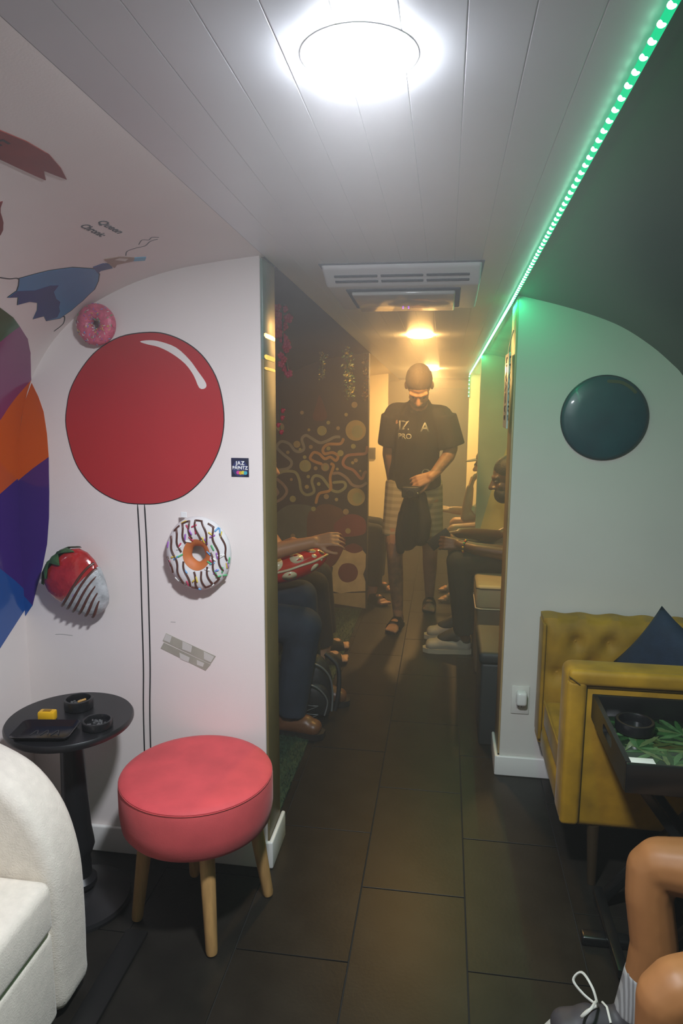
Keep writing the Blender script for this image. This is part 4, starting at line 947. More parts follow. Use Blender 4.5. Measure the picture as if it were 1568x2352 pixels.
tube('piping', [(x - cR[0], y - cR[1], z) for x, y, z in ((0.197, 5.1, 0.530), (0.197, 3.935, 0.530), (0.22, 3.918, 0.530), (1.0, 3.918, 0.530))], 0.0045, mat('piping_dark', (0.06, 0.05, 0.035), 0.6), bR, 8)
tube('piping', [(x - cR[0], y - cR[1], z) for x, y, z in ((0.197, 5.1, 0.412), (0.197, 3.935, 0.412), (0.22, 3.918, 0.412), (1.0, 3.918, 0.412))], 0.0045, mat('piping_light', (0.6, 0.52, 0.38), 0.5), bR, 8)
bL, _ = bench('bench', (-1.39, 2.45, 0.02), (-0.98, 5.05, 0.44), mat('black_vinyl', (0.02, 0.02, 0.022), 0.5), mat('black_vinyl2', (0.014, 0.014, 0.015), 0.6), 'dark bench along left wall under the people seated on the left', 0.12)
bRR, _ = bench('bench', (0.30, 5.26, 0.02), (1.02, 6.38, 0.43), brn, brn, 'brown bench behind the middle right wall under the cap wearer', 0.12)
bLR, _ = bench('bench', (-1.39, 5.24, 0.02), (-0.80, 6.36, 0.42), brn, brn, 'brown bench behind the mural wall', 0.12)
bF, _ = bench('bench', (0.70, 0.9, 0.02), (1.03, 1.70, 0.42), mat('grey_bench', (0.12, 0.12, 0.12), .7), mat('grey_bench2', (0.08, 0.08, 0.08), .7), 'dark bench at right edge under bare-kneed person', 0.12)
sbx = empty('storage_box', (0.40, 3.30, 0)); tag(sbx, 'dark storage box standing behind the right doorway edge', 'box')
dkb = mat('charcoal_box', (0.022, 0.024, 0.024), 0.6, var=0.2)
box('box_body', (-0.21, -0.20, 0.0), (0.25, 0.2, 0.40), dkb, sbx, 0.012, 3); box('lid', (-0.222, -0.21, 0.40), (0.26, 0.21, 0.458), dkb, sbx, 0.02, 3)
# ---- red spotted inflatable
inf = empty('inflatable', (-0.735, 3.24, 0.795)); inf.rotation_euler = (0.0, math.radians(-17), 0.15); tag(inf, 'red inflatable with white spots lying on the lap at left', 'inflatable')
bm = bmesh.new(); add_ell(bm, (0, 0, 0), (0.19, 0.10, 0.078), None, 32)
for v in bm.verts:
    a = math.atan2(v.co.y, v.co.x); v.co.z += 0.0025 * math.sin(a * 26) * (1 - min(1, abs(v.co.z) / 0.078))
vinyl = mat('red_vinyl', (0.55, 0.035, 0.015), 0.18, var=0.1, vscale=8, coat=0.5)
from_bm('body', bm, vinyl, inf, 180)
bm = bmesh.new(); add_tube(bm, [(0.192 * math.cos(a), 0.102 * math.sin(a), 0.001 * math.sin(a * 9)) for a in [2 * PI * i / 48 for i in range(48)]], 0.006, 8, True)
from_bm('seam', bm, mat('pale_seam', (0.66, 0.56, 0.36), 0.3), inf, 60)
spot_m = mat('inflatable_spot', (0.75, 0.66, 0.42), 0.25)
def on_ell(u, v): return Vector((0.19 * math.cos(v) * math.cos(u), 0.10 * math.cos(v) * math.sin(u), 0.078 * math.sin(v)))
for u, v, r in ((-1.25, 0.55, .026), (-1.9, 0.5, .03), (-0.6, 0.75, .022), (-0.35, 0.3, .012), (-0.75, 0.28, .010), (-1.6, -0.5, .028), (-0.8, -0.45, .018), (-2.5, 0.6, .02), (0.5, 0.7, .02), (-0.55, -0.1, .007)):
    bm = bmesh.new(); c = on_ell(u, v) * 1.012; top = bm.verts.new(c); ring = []
    for k in range(16):
        a = 2 * PI * k / 16; ring.append(bm.verts.new(on_ell(u + r / 0.13 * math.cos(a), v + r / 0.075 * math.sin(a)) * 1.012))
    for k in range(16): bm.faces.new((top, ring[k], ring[(k + 1) % 16]))
    g = bmesh.ops.extrude_face_region(bm, geom=bm.faces[:])
    bmesh.ops.scale(bm, vec=(0.985,) * 3, verts=[x for x in g['geom'] if isinstance(x, bmesh.types.BMVert)])
    from_bm('spot', bm, spot_m, inf, 180)
# ---- backpack
bp = empty('backpack', (-0.63, 3.285, 0.012), 0.15); tag(bp, 'black backpack with grey piping standing on the grass', 'backpack')
blkn = mat('black_nylon', (0.012, 0.013, 0.014), 0.55, var=0.3, vscale=20, bump=0.3, bscale=60); gp = mat('grey_piping', (0.14, 0.15, 0.15), 0.35)
bm = bmesh.new(); add_cap(bm, (-.03, 0, .09), .075, (-.02, 0, .25), .065); add_cap(bm, (.03, 0, .09), .07, (.02, 0, .24), .06); add_ell(bm, (0, 0, .16), (.10, .085, .16)); add_box(bm, (0, 0, .06), (.18, .13, .10), .02, 2)
blob('bag_body', bm, blkn, bp, 0.008, 5)
bm = bmesh.new(); add_ell(bm, (0.01, -0.065, .11), (.075, .045, .09)); add_box(bm, (.01, -.06, .06), (.13, .06, .08), .02, 2); blob('front_pocket', bm, blkn, bp, 0.007, 5)
tube('piping', smooth_path([(-.05, -.07, .30), (0.03, -.085, .29), (.085, -.06, .22), (.10, -.04, .12), (.095, -.04, .03)], 5), 0.005, gp, bp, 8)
tube('piping', smooth_path([(-.06, -.105, .19), (0.0, -.118, .2), (.05, -.11, .16), (.075, -.09, .10), (.06, -.09, .03)], 5), 0.004, gp, bp, 8)
for z in (.10, .055): tube('zip_cord', smooth_path([(-.06, -.108, z), (0, -.115, z - .008), (.03, -.113, z - .01), (-.03, -.114, z - .035)], 4), 0.0018, gp, bp, 6)
tube('strap', smooth_path([(.06, .05, .30), (.125, .03, .24), (.13, .0, .12), (.11, -.01, .02)], 5), 0.012, blkn, bp, 8)
# ---- hanging plants
def garland(pts, n, label, cs, group, spread=0.03, lsz=0.02):
    p0 = Vector(pts[0]); t = empty('garland', p0); tag(t, label, 'plant', group); P = smooth_path(pts, 8)
    tube('vine', [p - p0 for p in P], 0.0025, mat('vine_green', (0.04, 0.07, 0.02), 0.7), t, 6)
    for ci, c in enumerate(cs):
        bm = bmesh.new()
        for _ in range(n // len(cs)):
            q = P[random.randrange(len(P))] - p0 + Vector([random.uniform(-spread, spread) for _ in range(3)]); d = Vector((random.uniform(-1, 1), random.uniform(-1, 1), random.uniform(-1.2, .6))).normalized()
            s_ = d.cross(Vector((random.random(), random.random(), 0.3))).normalized(); L = lsz * random.uniform(.7, 1.5)
            vs = [bm.verts.new(q), bm.verts.new(q + d * L * .5 + s_ * L * .22), bm.verts.new(q + d * L), bm.verts.new(q + d * L * .5 - s_ * L * .22)]; bm.faces.new(vs)
        o = from_bm('leaves', bm, mat('garland_leaf_%.2f_%.2f' % (c[0], c[1]), c, 0.45), t, None); o['kind'] = 'stuff'
    return t
gold_c = [(0.62, 0.50, 0.10), (0.30, 0.42, 0.26), (0.10, 0.26, 0.16)]
garland([(-0.63, 4.5, 1.90), (-0.632, 4.5, 1.80), (-0.622, 4.5, 1.70), (-0.615, 4.5, 1.62)], 240, 'long leafy green and gold garland hanging left of the standing man', gold_c, 'hanging garlands', 0.028)
garland([(-0.795, 4.5, 1.88), (-0.797, 4.5, 1.80), (-0.797, 4.5, 1.72)], 90, 'short gold-tipped garland hanging in front of the dark mural', gold_c, 'hanging garlands', 0.022, 0.016)
garland([(-0.58, 5.02, 1.88), (-0.578, 5.02, 1.74), (-0.575, 5.02, 1.60)], 90, 'rust coloured garland hanging at edge of the mural wall', [(0.30, 0.10, 0.05), (0.45, 0.33, 0.15)], 'hanging garlands', 0.02)
fl = empty('flower_cluster', (-0.68, 2.9, 1.93)); tag(fl, 'cluster of red artificial flowers hanging behind the left wall edge', 'flowers')
red = [mat('flower_red', (0.50, 0.012, 0.03), 0.5), mat('flower_pink', (0.55, 0.04, 0.08), 0.5)]
tube('vine', [(0, 0, .05), (0, 0, -.1), (0.02, 0, -.22)], 0.003, mat('vine_green', (0, 0, 0)), fl, 6)
random.seed(3)
for k in range(18):
    z = .04 - .27 * (k / 17) ** 1.2; p = Vector((random.uniform(-.035, .035) * (1.2 - k / 30), random.uniform(-.03, .03), z)); bm = bmesh.new(); r = random.uniform(.011, .021) * (1 - .3 * k / 17)
    for j in range(5):
        a = 2 * PI * j / 5 + k; add_ell(bm, p + Vector((math.cos(a) * r * .7, -.004, math.sin(a) * r * .7)), (r * .6, r * .35, r * .6), None, 8)
    add_ell(bm, p + Vector((0, -.006, 0)), (r * .4,) * 3, None, 8); from_bm('blossom', bm, red[k % 2], fl, 180)
fl2 = empty('flower_cluster', (-0.695, 2.9, 1.50)); tag(fl2, 'few small red flowers peeking out below the red flower cluster', 'flowers')
for k in range(4):
    bm = bmesh.new(); p = Vector((random.uniform(-.012, .012), 0, -.045 + .03 * k)); add_ell(bm, p, (.009, .006, .011), None, 8); add_ell(bm, p + Vector((.006, 0, .004)), (.006, .005, .006), None, 8); from_bm('blossom', bm, red[0], fl2, 180)
tube('vine', [(0, 0, .09), (0, 0, -.06)], 0.002, MATS['vine_green'], fl2, 6)

# ================================================================== PEOPLE
light_skin = mat('skin_light', (0.44, 0.21, 0.10), 0.5, var=0.06, vscale=10, spec=0.4)
tan_skin = mat('skin_tan', (0.45, 0.24, 0.14), 0.5, var=0.12, vscale=14)
tattoo_skin = mat('skin_tattooed', (0.36, 0.19, 0.11), 0.5, var=0.0, col2=(0.16, 0.10, 0.07), vscale=22)
dark_skin = mat('skin_dark', (0.085, 0.040, 0.022), 0.42, var=0.1, vscale=10)
blk_tee = mat('black_cotton', (0.014, 0.014, 0.015), 0.85, var=0.2, vscale=8, bump=0.3, bscale=14)
jeans = mat('dark_denim', (0.020, 0.028, 0.045), 0.85, var=0.25, vscale=12, bump=0.4, bscale=18)
blk_pants = mat('black_trousers', (0.010, 0.011, 0.012), 0.85, bump=0.3, bscale=16)
hair_m = mat('black_hair', (0.010, 0.008, 0.007), 0.6, bump=0.6, bscale=120)
blk_rub = mat('black_sandal', (0.008, 0.008, 0.008), 0.5)
def person(label, loc):
    t = empty('person', loc); t['label'] = label; t['category'] = 'person'; return t
def rel(t):
    o = Vector(t.location)
    return lambda x, y, z, r=None: (x - o.x, y - o.y, z - o.z) if r is None else (x - o.x, y - o.y, z - o.z, r)
def foot_pts(bm, ank, toe, q, w=0.038):
    a = Vector(ank); b = Vector(toe); d = (b - a); d.z = 0; L = d.length; d.normalize(); s_ = Vector((-d.y, d.x, 0))
    heel = Vector((a.x, a.y, 0.035)) - d * 0.04
    add_cap(bm, q(*a), 0.036, q(*(heel)), 0.034); add_cap(bm, q(*heel), 0.034, q(*(a + d * L * .5 + Vector((0, 0, .045 - a.z)))), 0.034)
    for k in (-1, 0, 1): add_cap(bm, q(a.x + d.x * L * .3, a.y + d.y * L * .3, .04), 0.03, q(*(Vector((a.x, a.y, .028)) + d * L * .78 + s_ * .02 * k)), 0.022)
    for k in range(5): 
        p = Vector((a.x, a.y, .022)) + d * L * .8 + s_ * (.034 - .017 * k); add_cap(bm, q(*p), 0.012, q(*(p + d * (.05 - .006 * k))), 0.011 if k else .013)
def slide(parent, ank, toe, q, m, name='sandal'):
    a = Vector((ank[0], ank[1], 0)); d = Vector((toe[0], toe[1], 0)) - a; L = d.length + .07; d.normalize(); s_ = Vector((-d.y, d.x, 0)); h = a - d * .075
    out = []
    for t, wd in ((0, .025), (.08, .036), (.35, .036), (.7, .050), (.9, .045), (1, .022)): out.append(h + d * L * t * 1.08 + s_ * wd)
    for t, wd in ((1, .022), (.9, .045), (.7, .050), (.35, .036), (.08, .036), (0, .025)): out.append(h + d * L * t * 1.08 - s_ * wd)
    o = prism('sole', [(p.x, p.y) for p in out], lambda u, v, t: q(u, v, t), 0.001, 0.020, m, parent)
    bm = bmesh.new(); c = h + d * L * .62; rows = []
    for t in (-.055, -.02, .02, .05):
        rows.append([bm.verts.new(q(*(c + d * t + s_ * (.053 * math.cos(b)) + Vector((0, 0, .014 + .062 * math.sin(b) * (1 - t * 3)))))) for b in [PI * i / 12 for i in range(13)]])
    for A, B in zip(rows, rows[1:]):
        for i in range(12): bm.faces.new((A[i], A[i + 1], B[i + 1], B[i]))
    g = bmesh.ops.solidify(bm, geom=bm.faces[:], thickness=0.006)
    from_bm('strap', bm, m, o, 60); return o
def shoe(parent, ank, toe, q, m, sole_m, name='shoe', hi=0.10):
    a = Vector((ank[0], ank[1], 0)); d = Vector((toe[0], toe[1], 0)) - a; L = d.length; d.normalize(); bm = bmesh.new(); s_ = Vector((-d.y, d.x, 0))
    add_cap(bm, q(*(a - d * .03 + Vector((0, 0, .05)))), .044, q(*(a + Vector((0, 0, hi)))), .046)
    add_cap(bm, q(*(a - d * .03 + Vector((0, 0, .05)))), .044, q(*(a + d * L * .55 + Vector((0, 0, .058)))), .046)
    for k in (-1, 1): add_cap(bm, q(*(a + d * L * .45 + Vector((0, 0, .05)))), .046, q(*(a + d * (L - .04) + s_ * .012 * k + Vector((0, 0, .046)))), .037)
    for v in bm.verts: v.co.z = max(v.co.z, q(0, 0, .018)[2])
    o = blob(name, bm, m, parent, 0.007, 4)
    h = a - d * .072; out = []
    for t, wd in ((0, .03), (.08, .042), (.4, .043), (.7, .052), (.9, .044), (1, .02)): out.append(h + d * (L + .085) * t + s_ * wd)
    for t, wd in ((1, .02), (.9, .044), (.7, .052), (.4, .043), (.08, .042), (0, .03)): out.append(h + d * (L + .085) * t - s_ * wd)
    prism('sole', [(p.x, p.y) for p in out], lambda u, v, t: q(u, v, t), 0.001, 0.030, sole_m, o)
    return o, (a, d, s_, L)
def laces(o, fr, q, m, L0=.3, n=4, z=.102):
    a, d, s_, L = fr
    for k in range(n):
        c = a + d * (L * (.32 + .11 * k)); zz = z - .011 * k
        tube('lace', [q(*(c + s_ * w_ + Vector((0, 0, zz - abs(w_) * .5)))) for w_ in (-.03, 0, .03)], 0.003, m, o, 6)

# ---- standing man
p1 = person('man standing in the hazy aisle in black t-shirt and striped shorts, head bowed', (-0.21, 4.85, 0)); q = rel(p1)
bm = bmesh.new()
chain(bm, [q(-.21, 4.86, .95, .125), q(-.205, 4.82, 1.15, .125), q(-.19, 4.74, 1.40, .135), q(-.18, 4.68, 1.52, .075), q(-.178, 4.62, 1.58, .056), q(-.178, 4.57, 1.63, .055)])
add_cap(bm, q(-.33, 4.74, 1.46), .075, q(-.04, 4.72, 1.45), .075)
chain(bm, [q(-.355, 4.74, 1.48, .055), q(-.385, 4.80, 1.22, .045), q(-.37, 4.88, 1.06, .036), q(-.36, 4.86, .98, .03)])
chain(bm, [q(-.01, 4.71, 1.47, .055), q(.035, 4.72, 1.27, .047), q(.02, 4.70, 1.22, .045), q(-.06, 4.60, 1.12, .034), q(-.09, 4.57, 1.095, .03)])
hand(bm, q(-.09, 4.57, 1.095), (-.9, -.15, -.35), (.0, -1, .35), -1, 1.05, .55)
chain(bm, [q(-.30, 4.83, .92, .105), q(-.325, 4.75, .70, .08), q(-.325, 4.70, .52, .055), q(-.318, 4.74, .36, .053), q(-.30, 4.76, .10, .036)])
chain(bm, [q(-.12, 4.88, .92, .105), q(-.10, 4.95, .70, .08), q(-.09, 5.0, .52, .055), q(-.09, 5.12, .36, .053), q(-.09, 5.28, .11, .036)])
foot_pts(bm, (-.30, 4.76, .10), (-.335, 4.60, .02), q); foot_pts(bm, (-.09, 5.28, .11), (-.09, 5.12, .02), q)
hand(bm, q(-.36, 4.86, .98), (.1, -.1, -1), (-1, 0, 0), 1, 1.0, .4)
P, R = head(bm, q(-.178, 4.54, 1.675), (0, -.55, -.83), (0, -.83, .55), 1.08)
body = blob('body', bm, tan_skin, p1, 0.006, 3, 0.5)
body.data.materials.append(tattoo_skin)
for pol in body.data.polygons:
    c = pol.center
    if (c.z < .62 and c.z > .13 and c.x < 0.0) or (c.x > .10 and 1.13 < c.z < 1.35): pol.material_index = 1
eyes(P, R, p1, 1.05)
bm = bmesh.new(); add_ell(bm, P(0, -.020, .047), (.087, .106, .090), R); blob('cap_hair', bm, mat('dark_brown_hair', (0.05, 0.035, 0.022), .8, bump=.5, bscale=90), p1, 0.008, 3)
bm = bmesh.new(); add_ell(bm, P(0, .046, -.088), (.060, .050, .044), R); blob('beard', bm, mat('brown_beard', (0.17, 0.095, 0.05), .9, bump=.6, bscale=140), p1, 0.008, 2)
bm = bmesh.new()
chain(bm, [q(-.208, 4.86, 1.06, .175), q(-.205, 4.82, 1.18, .168), q(-.195, 4.76, 1.36, .165), q(-.19, 4.73, 1.46, .14), q(-.18, 4.68, 1.535, .088)])
add_cap(bm, q(-.33, 4.745, 1.49), .085, q(-.04, 4.72, 1.475), .085); add_cap(bm, q(-.206, 4.84, 1.20), .172, q(-.208, 4.865, 1.005), .19, flat=True)
add_cap(bm, q(-.35, 4.745, 1.485), .088, q(-.385, 4.78, 1.28), .080, flat=True); add_cap(bm, q(-.02, 4.715, 1.48), .09, q(.045, 4.715, 1.28), .088, flat=True)
shirt = blob('t_shirt', bm, blk_tee, p1, 0.009, 5)
# print on chest
def chest(u, v, t): 
    # surface of the chest: project along y on the shirt
    return q(-.20 + u, 4.600 + v * 0.22 + abs(u) * .16 - t, 1.40 + v)
def shirt_hit(u, v, t):
    o_ = Vector(q(-.20 + u, 3.5, 1.38 + v)); hit, loc, nr, idx = shirt.ray_cast(o_, Vector((0, 1, 0)))
    return (loc.x, loc.y - 0.001 - t, loc.z) if hit else chest(u, v, t)
prt = mat('shirt_print', (0.45, 0.45, 0.40), 0.7)
bpy.context.view_layer.update()
for body_, sz, u0, v0 in (('IZ', .085, -.115, .015), ('PRO', .05, -.115, -.045), ('A', .085, .035, .005)):
    text_obj('shirt_lettering', body_, sz, lambda u, v, t, u0=u0, v0=v0: shirt_hit(u0 + u, v0 + v, t), prt, shirt, 0.001, .95, .001)
prism('shirt_logo', circle_poly(0.075, -.275, .028, 20), lambda u, v, t: shirt_hit(u, v, t), 0, .0015, prt, shirt)
prism('logo_centre', circle_poly(0.075, -.275, .012, 14), lambda u, v, t: shirt_hit(u, v, t), 0.001, .003, blk_tee, shirt)
bm = bmesh.new()
chain(bm, [q(-.21, 4.87, 1.06, .150), q(-.21, 4.86, .95, .158)])
for a, b in (((-.285, 4.84, 1.02, .125), (-.325, 4.76, .645, .098)), ((-.135, 4.87, 1.02, .125), (-.095, 4.96, .645, .098))): add_cap(bm, q(*a[:3]), a[3], q(*b[:3]), b[3], flat=True)
add_ell(bm, q(-.21, 4.86, .92), (.17, .14, .12)); 
sh_m = stripe_mat('striped_shorts', (0.34, 0.29, 0.19), (0.46, 0.40, 0.28), 7.0, 'Z')
blob('shorts', bm, sh_m, p1, 0.009, 4)
slide(p1, (-.30, 4.76), (-.335, 4.60), q, blk_rub); slide(p1, (-.09, 5.28), (-.09, 5.12), q, blk_rub)
# held things: black camera and hanging black jacket
bg = empty('held_camera', (-.215, 4.50, 1.0)); tag(bg, 'small black camera gripped in the standing man\'s hand', 'camera')
bm = bmesh.new(); add_box(bm, (0, 0, 0), (.115, .055, .075), .012, 3); from_bm('camera_body', bm, blk_rub, bg, 40)
bm = bmesh.new(); add_lathe(bm, [(0, 0), (.03, 0), (.032, .012), (.03, .045), (.024, .046), (.022, .03), (0, .03)], 28); bmesh.ops.transform(bm, matrix=Matrix.Rotation(PI / 2, 4, 'X'), verts=bm.verts); l_ = from_bm('lens', bm, blk_rub, bg, 40); l_.location = (0, -.025, -.004)
bm = bmesh.new(); add_ell(bm, (.045, -.03, -.005), (.008, .005, .008), None, 10); from_bm('button', bm, mat('chrome_button', (0.8, .75, .6), .15, 1.0), bg, 180)
jk = empty('jacket', (-.20, 4.60, .62)); tag(jk, 'dark jacket hanging from the standing man\'s hand in front of his shorts', 'jacket')
bm = bmesh.new(); chain(bm, [(-.01, 0, .36, .045), (-.02, 0.01, .25, .07), (-.03, .02, .12, .085), (-.04, .03, .03, .07)]); chain(bm, [(.05, .03, .34, .035), (.06, .04, .16, .065), (.05, .05, .05, .06)])
blob('jacket_body', bm, blk_tee, jk, 0.009, 4)
bm = bmesh.new(); chain(bm, [(-.07, -.02, .22, .03), (-.085, -.01, .08, .034), (-.08, 0, -.03, .03)]); blob('sleeve', bm, blk_tee, jk, 0.008, 4)

# ---- seated man on the right
p2 = person('man with short dark hair and beard seated on the right, leaning forward over his hands', (.70, 4.42, 0)); q = rel(p2)
bm = bmesh.new()
chain(bm, [q(.78, 4.42, .66, .13), q(.70, 4.41, .80, .135), q(.58, 4.38, .93, .125), q(.50, 4.36, .985, .08), q(.45, 4.345, 1.03, .058), q(.42, 4.34, 1.07, .055)])
add_cap(bm, q(.55, 4.20, .93), .075, q(.56, 4.56, .93), .075)
chain(bm, [q(.55, 4.19, .92, .058), q(.43, 4.17, .73, .048), q(.38, 4.18, .685, .045), q(.20, 4.21, .70, .038), q(.10, 4.25, .715, .030)])
chain(bm, [q(.55, 4.56, .92, .058), q(.43, 4.58, .74, .048), q(.36, 4.56, .71, .045), q(.18, 4.44, .75, .037), q(.10, 4.38, .76, .030)])
hand(bm, q(.10, 4.25, .715), (-1, .1, .05), (0, -1, .3), 1, 1.05, .7); hand(bm, q(.10, 4.38, .76), (-1, -.25, -.1), (0, .4, 1), 1, 1.05, .6)
chain(bm, [q(.78, 4.34, .63, .10), q(.40, 4.29, .62, .085), q(.10, 4.27, .60, .062), q(.12, 4.28, .40, .055), q(.15, 4.30, .10, .038)])
chain(bm, [q(.78, 4.52, .63, .10), q(.40, 4.56, .62, .085), q(.11, 4.57, .60, .062), q(.12, 4.57, .40, .055), q(.15, 4.56, .10, .038)])
P, R = head(bm, q(.388, 4.325, 1.118), (-.93, -.05, -.22), (-.24, 0, .97), 1.08)
blob('body', bm, dark_skin, p2, 0.006, 3, 0.5); eyes(P, R, p2, 1.06)
bm = bmesh.new(); add_ell(bm, P(0, -.022, .050), (.090, .108, .092), R); blob('hair', bm, hair_m, p2, 0.007, 3)
bm = bmesh.new(); add_ell(bm, P(0, .050, -.080), (.068, .056, .056), R); add_ell(bm, P(0, .0, -.055), (.077, .055, .045), R); blob('beard', bm, hair_m, p2, 0.007, 2)
bm = bmesh.new(); chain(bm, [q(.79, 4.42, .65, .155), q(.71, 4.41, .80, .158), q(.59, 4.38, .935, .145), q(.52, 4.365, .985, .09)]); add_cap(bm, q(.56, 4.21, .93), .09, q(.57, 4.55, .93), .09)
add_cap(bm, q(.55, 4.19, .925), .080, q(.47, 4.175, .80), .074, flat=True); add_cap(bm, q(.55, 4.56, .925), .080, q(.47, 4.575, .80), .074, flat=True)
blob('shirt', bm, mat('brown_black_shirt', (0.030, 0.022, 0.016), .85, bump=.3, bscale=16), p2, 0.009, 5)
for nm, y in (('trousers', 0), ):
    bm = bmesh.new(); add_ell(bm, q(.79, 4.42, .66), (.16, .19, .12))
    chain(bm, [q(.80, 4.34, .64, .118), q(.42, 4.29, .628, .102), q(.105, 4.27, .605, .082), q(.125, 4.285, .40, .078)]); add_cap(bm, q(.125, 4.285, .42), .079, q(.15, 4.30, .135), .068, flat=True)
    chain(bm, [q(.80, 4.52, .64, .118), q(.42, 4.56, .628, .102), q(.115, 4.57, .605, .082), q(.125, 4.57, .40, .078)]); add_cap(bm, q(.125, 4.57, .42), .079, q(.15, 4.56, .135), .068, flat=True)
    blob('trousers', bm, mat('black_green_trousers', (0.016, 0.018, 0.018), .85, bump=.4, bscale=16), p2, 0.009, 4)
snk = mat('grey_white_sneaker', (0.38, 0.35, 0.30), .55, var=.1); snk2 = mat('dark_grey_sneaker', (0.035, 0.035, 0.033), .6); sol = mat('off_white_sole', (0.42, 0.39, 0.32), .5)
for y in (4.31, 4.565):
    o, fr = shoe(p2, (.125, y), (-.095, y - .01), q, snk, sol, 'sneaker', .09)
    bm = bmesh.new(); add_cap(bm, q(.015, y - .005, .086), .037, q(.09, y, .118), .046); add_cap(bm, q(.10, y, .10), .044, q(.15, y, .09), .045); blob('tongue', bm, snk2, o, .008, 1)
    laces(o, fr, q, mat('grey_lace', (0.25, .24, .22), .7), n=4)
bm = bmesh.new(); d = (Vector((.20, 4.21, .70)) - Vector((.10, 4.25, .715))).normalized(); x_, y_ = frame_for(d); c = Vector((.135, 4.235, .71))
br = empty('bracelet', c); tag(br, 'colourful beaded bracelet on the seated man\'s wrist', 'bracelet')
for k in range(18):
    a = 2 * PI * k / 18; bm = bmesh.new(); add_ell(bm, (x_ * math.cos(a) + y_ * math.sin(a)) * .0385, (.0062,) * 3, None, 8)
    cb = [(0.7, .45, .03), (0.05, .05, .05), (0.1, .45, .12), (0.6, .06, .03)][k % 4]; from_bm('bead', bm, mat('bead_%d' % (k % 4), cb, .25), br, 180)
ph = empty('phone', (-.02, 4.29, .735)); tag(ph, 'dark phone held in the hands of the seated man on the right', 'phone')
bm = bmesh.new(); add_box(bm, (0, 0, 0), (.075, .012, .15), .005, 3, Matrix.Rotation(.9, 4, 'Y')); from_bm('phone_body', bm, blk_rub, ph, 40)

# ---- person in a cap further back on the right
p3 = person('person in a grey cap behind the middle right wall raising a hand to the mouth', (.60, 5.60, 0)); q = rel(p3)
bm = bmesh.new()
chain(bm, [q(.62, 5.62, .52, .13), q(.56, 5.60, .70, .13), q(.46, 5.58, .90, .12), q(.42, 5.56, .97, .07), q(.39, 5.55, 1.02, .052)])
add_cap(bm, q(.45, 5.42, .88), .068, q(.46, 5.74, .88), .068)
chain(bm, [q(.44, 5.40, .87, .052), q(.26, 5.38, .72, .044), q(.17, 5.37, .70, .042), q(.185, 5.38, .84, .036), q(.195, 5.39, .92, .029)])
hand(bm, q(.195, 5.39, .92), (.25, .1, 1), (-1, -.2, .2), -1, 1.0, .75)
chain(bm, [q(.45, 5.75, .87, .052), q(.30, 5.76, .70, .044), q(.24, 5.74, .68, .04), q(.10, 5.68, .70, .034), q(.06, 5.66, .705, .029)])
hand(bm, q(.06, 5.66, .705), (-1, -.1, .15), (0, -.5, 1), 1, .95, .4)
chain(bm, [q(.60, 5.50, .52, .10), q(.32, 5.44, .57, .085), q(.09, 5.40, .575, .062), q(.12, 5.42, .35, .055), q(.15, 5.44, .10, .036)])
chain(bm, [q(.60, 5.70, .52, .10), q(.32, 5.74, .56, .085), q(.11, 5.76, .57, .062), q(.13, 5.74, .35, .055), q(.15, 5.74, .10, .036)])
foot_pts(bm, (.15, 5.44, .10), (.0, 5.43, .02), q); foot_pts(bm, (.15, 5.74, .10), (.0, 5.73, .02), q)
P, R = head(bm, q(.335, 5.53, 1.09), (-1, -.1, -.1), (-.1, 0, 1), 1.02)
blob('body', bm, tan_skin, p3, 0.0065, 3, 0.5); eyes(P, R, p3)
bm = bmesh.new()
for _ in range(40):
    a = random.uniform(-2.6, 2.6); z = random.uniform(-.06, .06); add_ell(bm, P(.085 * math.sin(a) * 1.0, -.095 * math.cos(a) * 1.0 + .01, z), (.02,) * 3, None, 8)
blob('curly_hair', bm, hair_m, p3, .008, 1)
bm = bmesh.new(); add_ell(bm, P(0, -.01, .058), (.088, .105, .075), R); blob('cap_crown', bm, mat('grey_cap', (0.10, .10, .09), .8), p3, .008, 3)
prism('cap_brim', smooth_poly([(-.07, .07), (-.055, .14), (0, .17), (.055, .14), (.07, .07), (0, .085)], 4), lambda u, v, t: P(u, v, .052 + t - v * .08), 0, .006, MATS['grey_cap'], p3)
bm = bmesh.new(); chain(bm, [q(.63, 5.62, .52, .155), q(.57, 5.60, .70, .152), q(.47, 5.58, .90, .138), q(.44, 5.565, .955, .08)]); add_cap(bm, q(.46, 5.43, .88), .08, q(.47, 5.73, .88), .08)
add_cap(bm, q(.45, 5.40, .875), .074, q(.235, 5.38, .715), .068, flat=True); add_cap(bm, q(.45, 5.75, .875), .074, q(.33, 5.76, .74), .064, flat=True)
blob('cream_shirt', bm, mat('cream_cotton', (0.62, 0.55, 0.40), .85, bump=.5, bscale=20), p3, 0.009, 4)
bm = bmesh.new(); add_ell(bm, q(.62, 5.6, .52), (.15, .19, .11)); add_cap(bm, q(.60, 5.50, .52), .115, q(.24, 5.435, .575), .095, flat=True); add_cap(bm, q(.60, 5.70, .52), .115, q(.26, 5.745, .565), .095, flat=True)
blob('shorts', bm, mat('grey_blue_shorts', (0.16, .20, .24), .85), p3, .009, 4)
slide(p3, (.15, 5.44), (.0, 5.43), q, blk_rub); slide(p3, (.15, 5.74), (.0, 5.73), q, blk_rub)

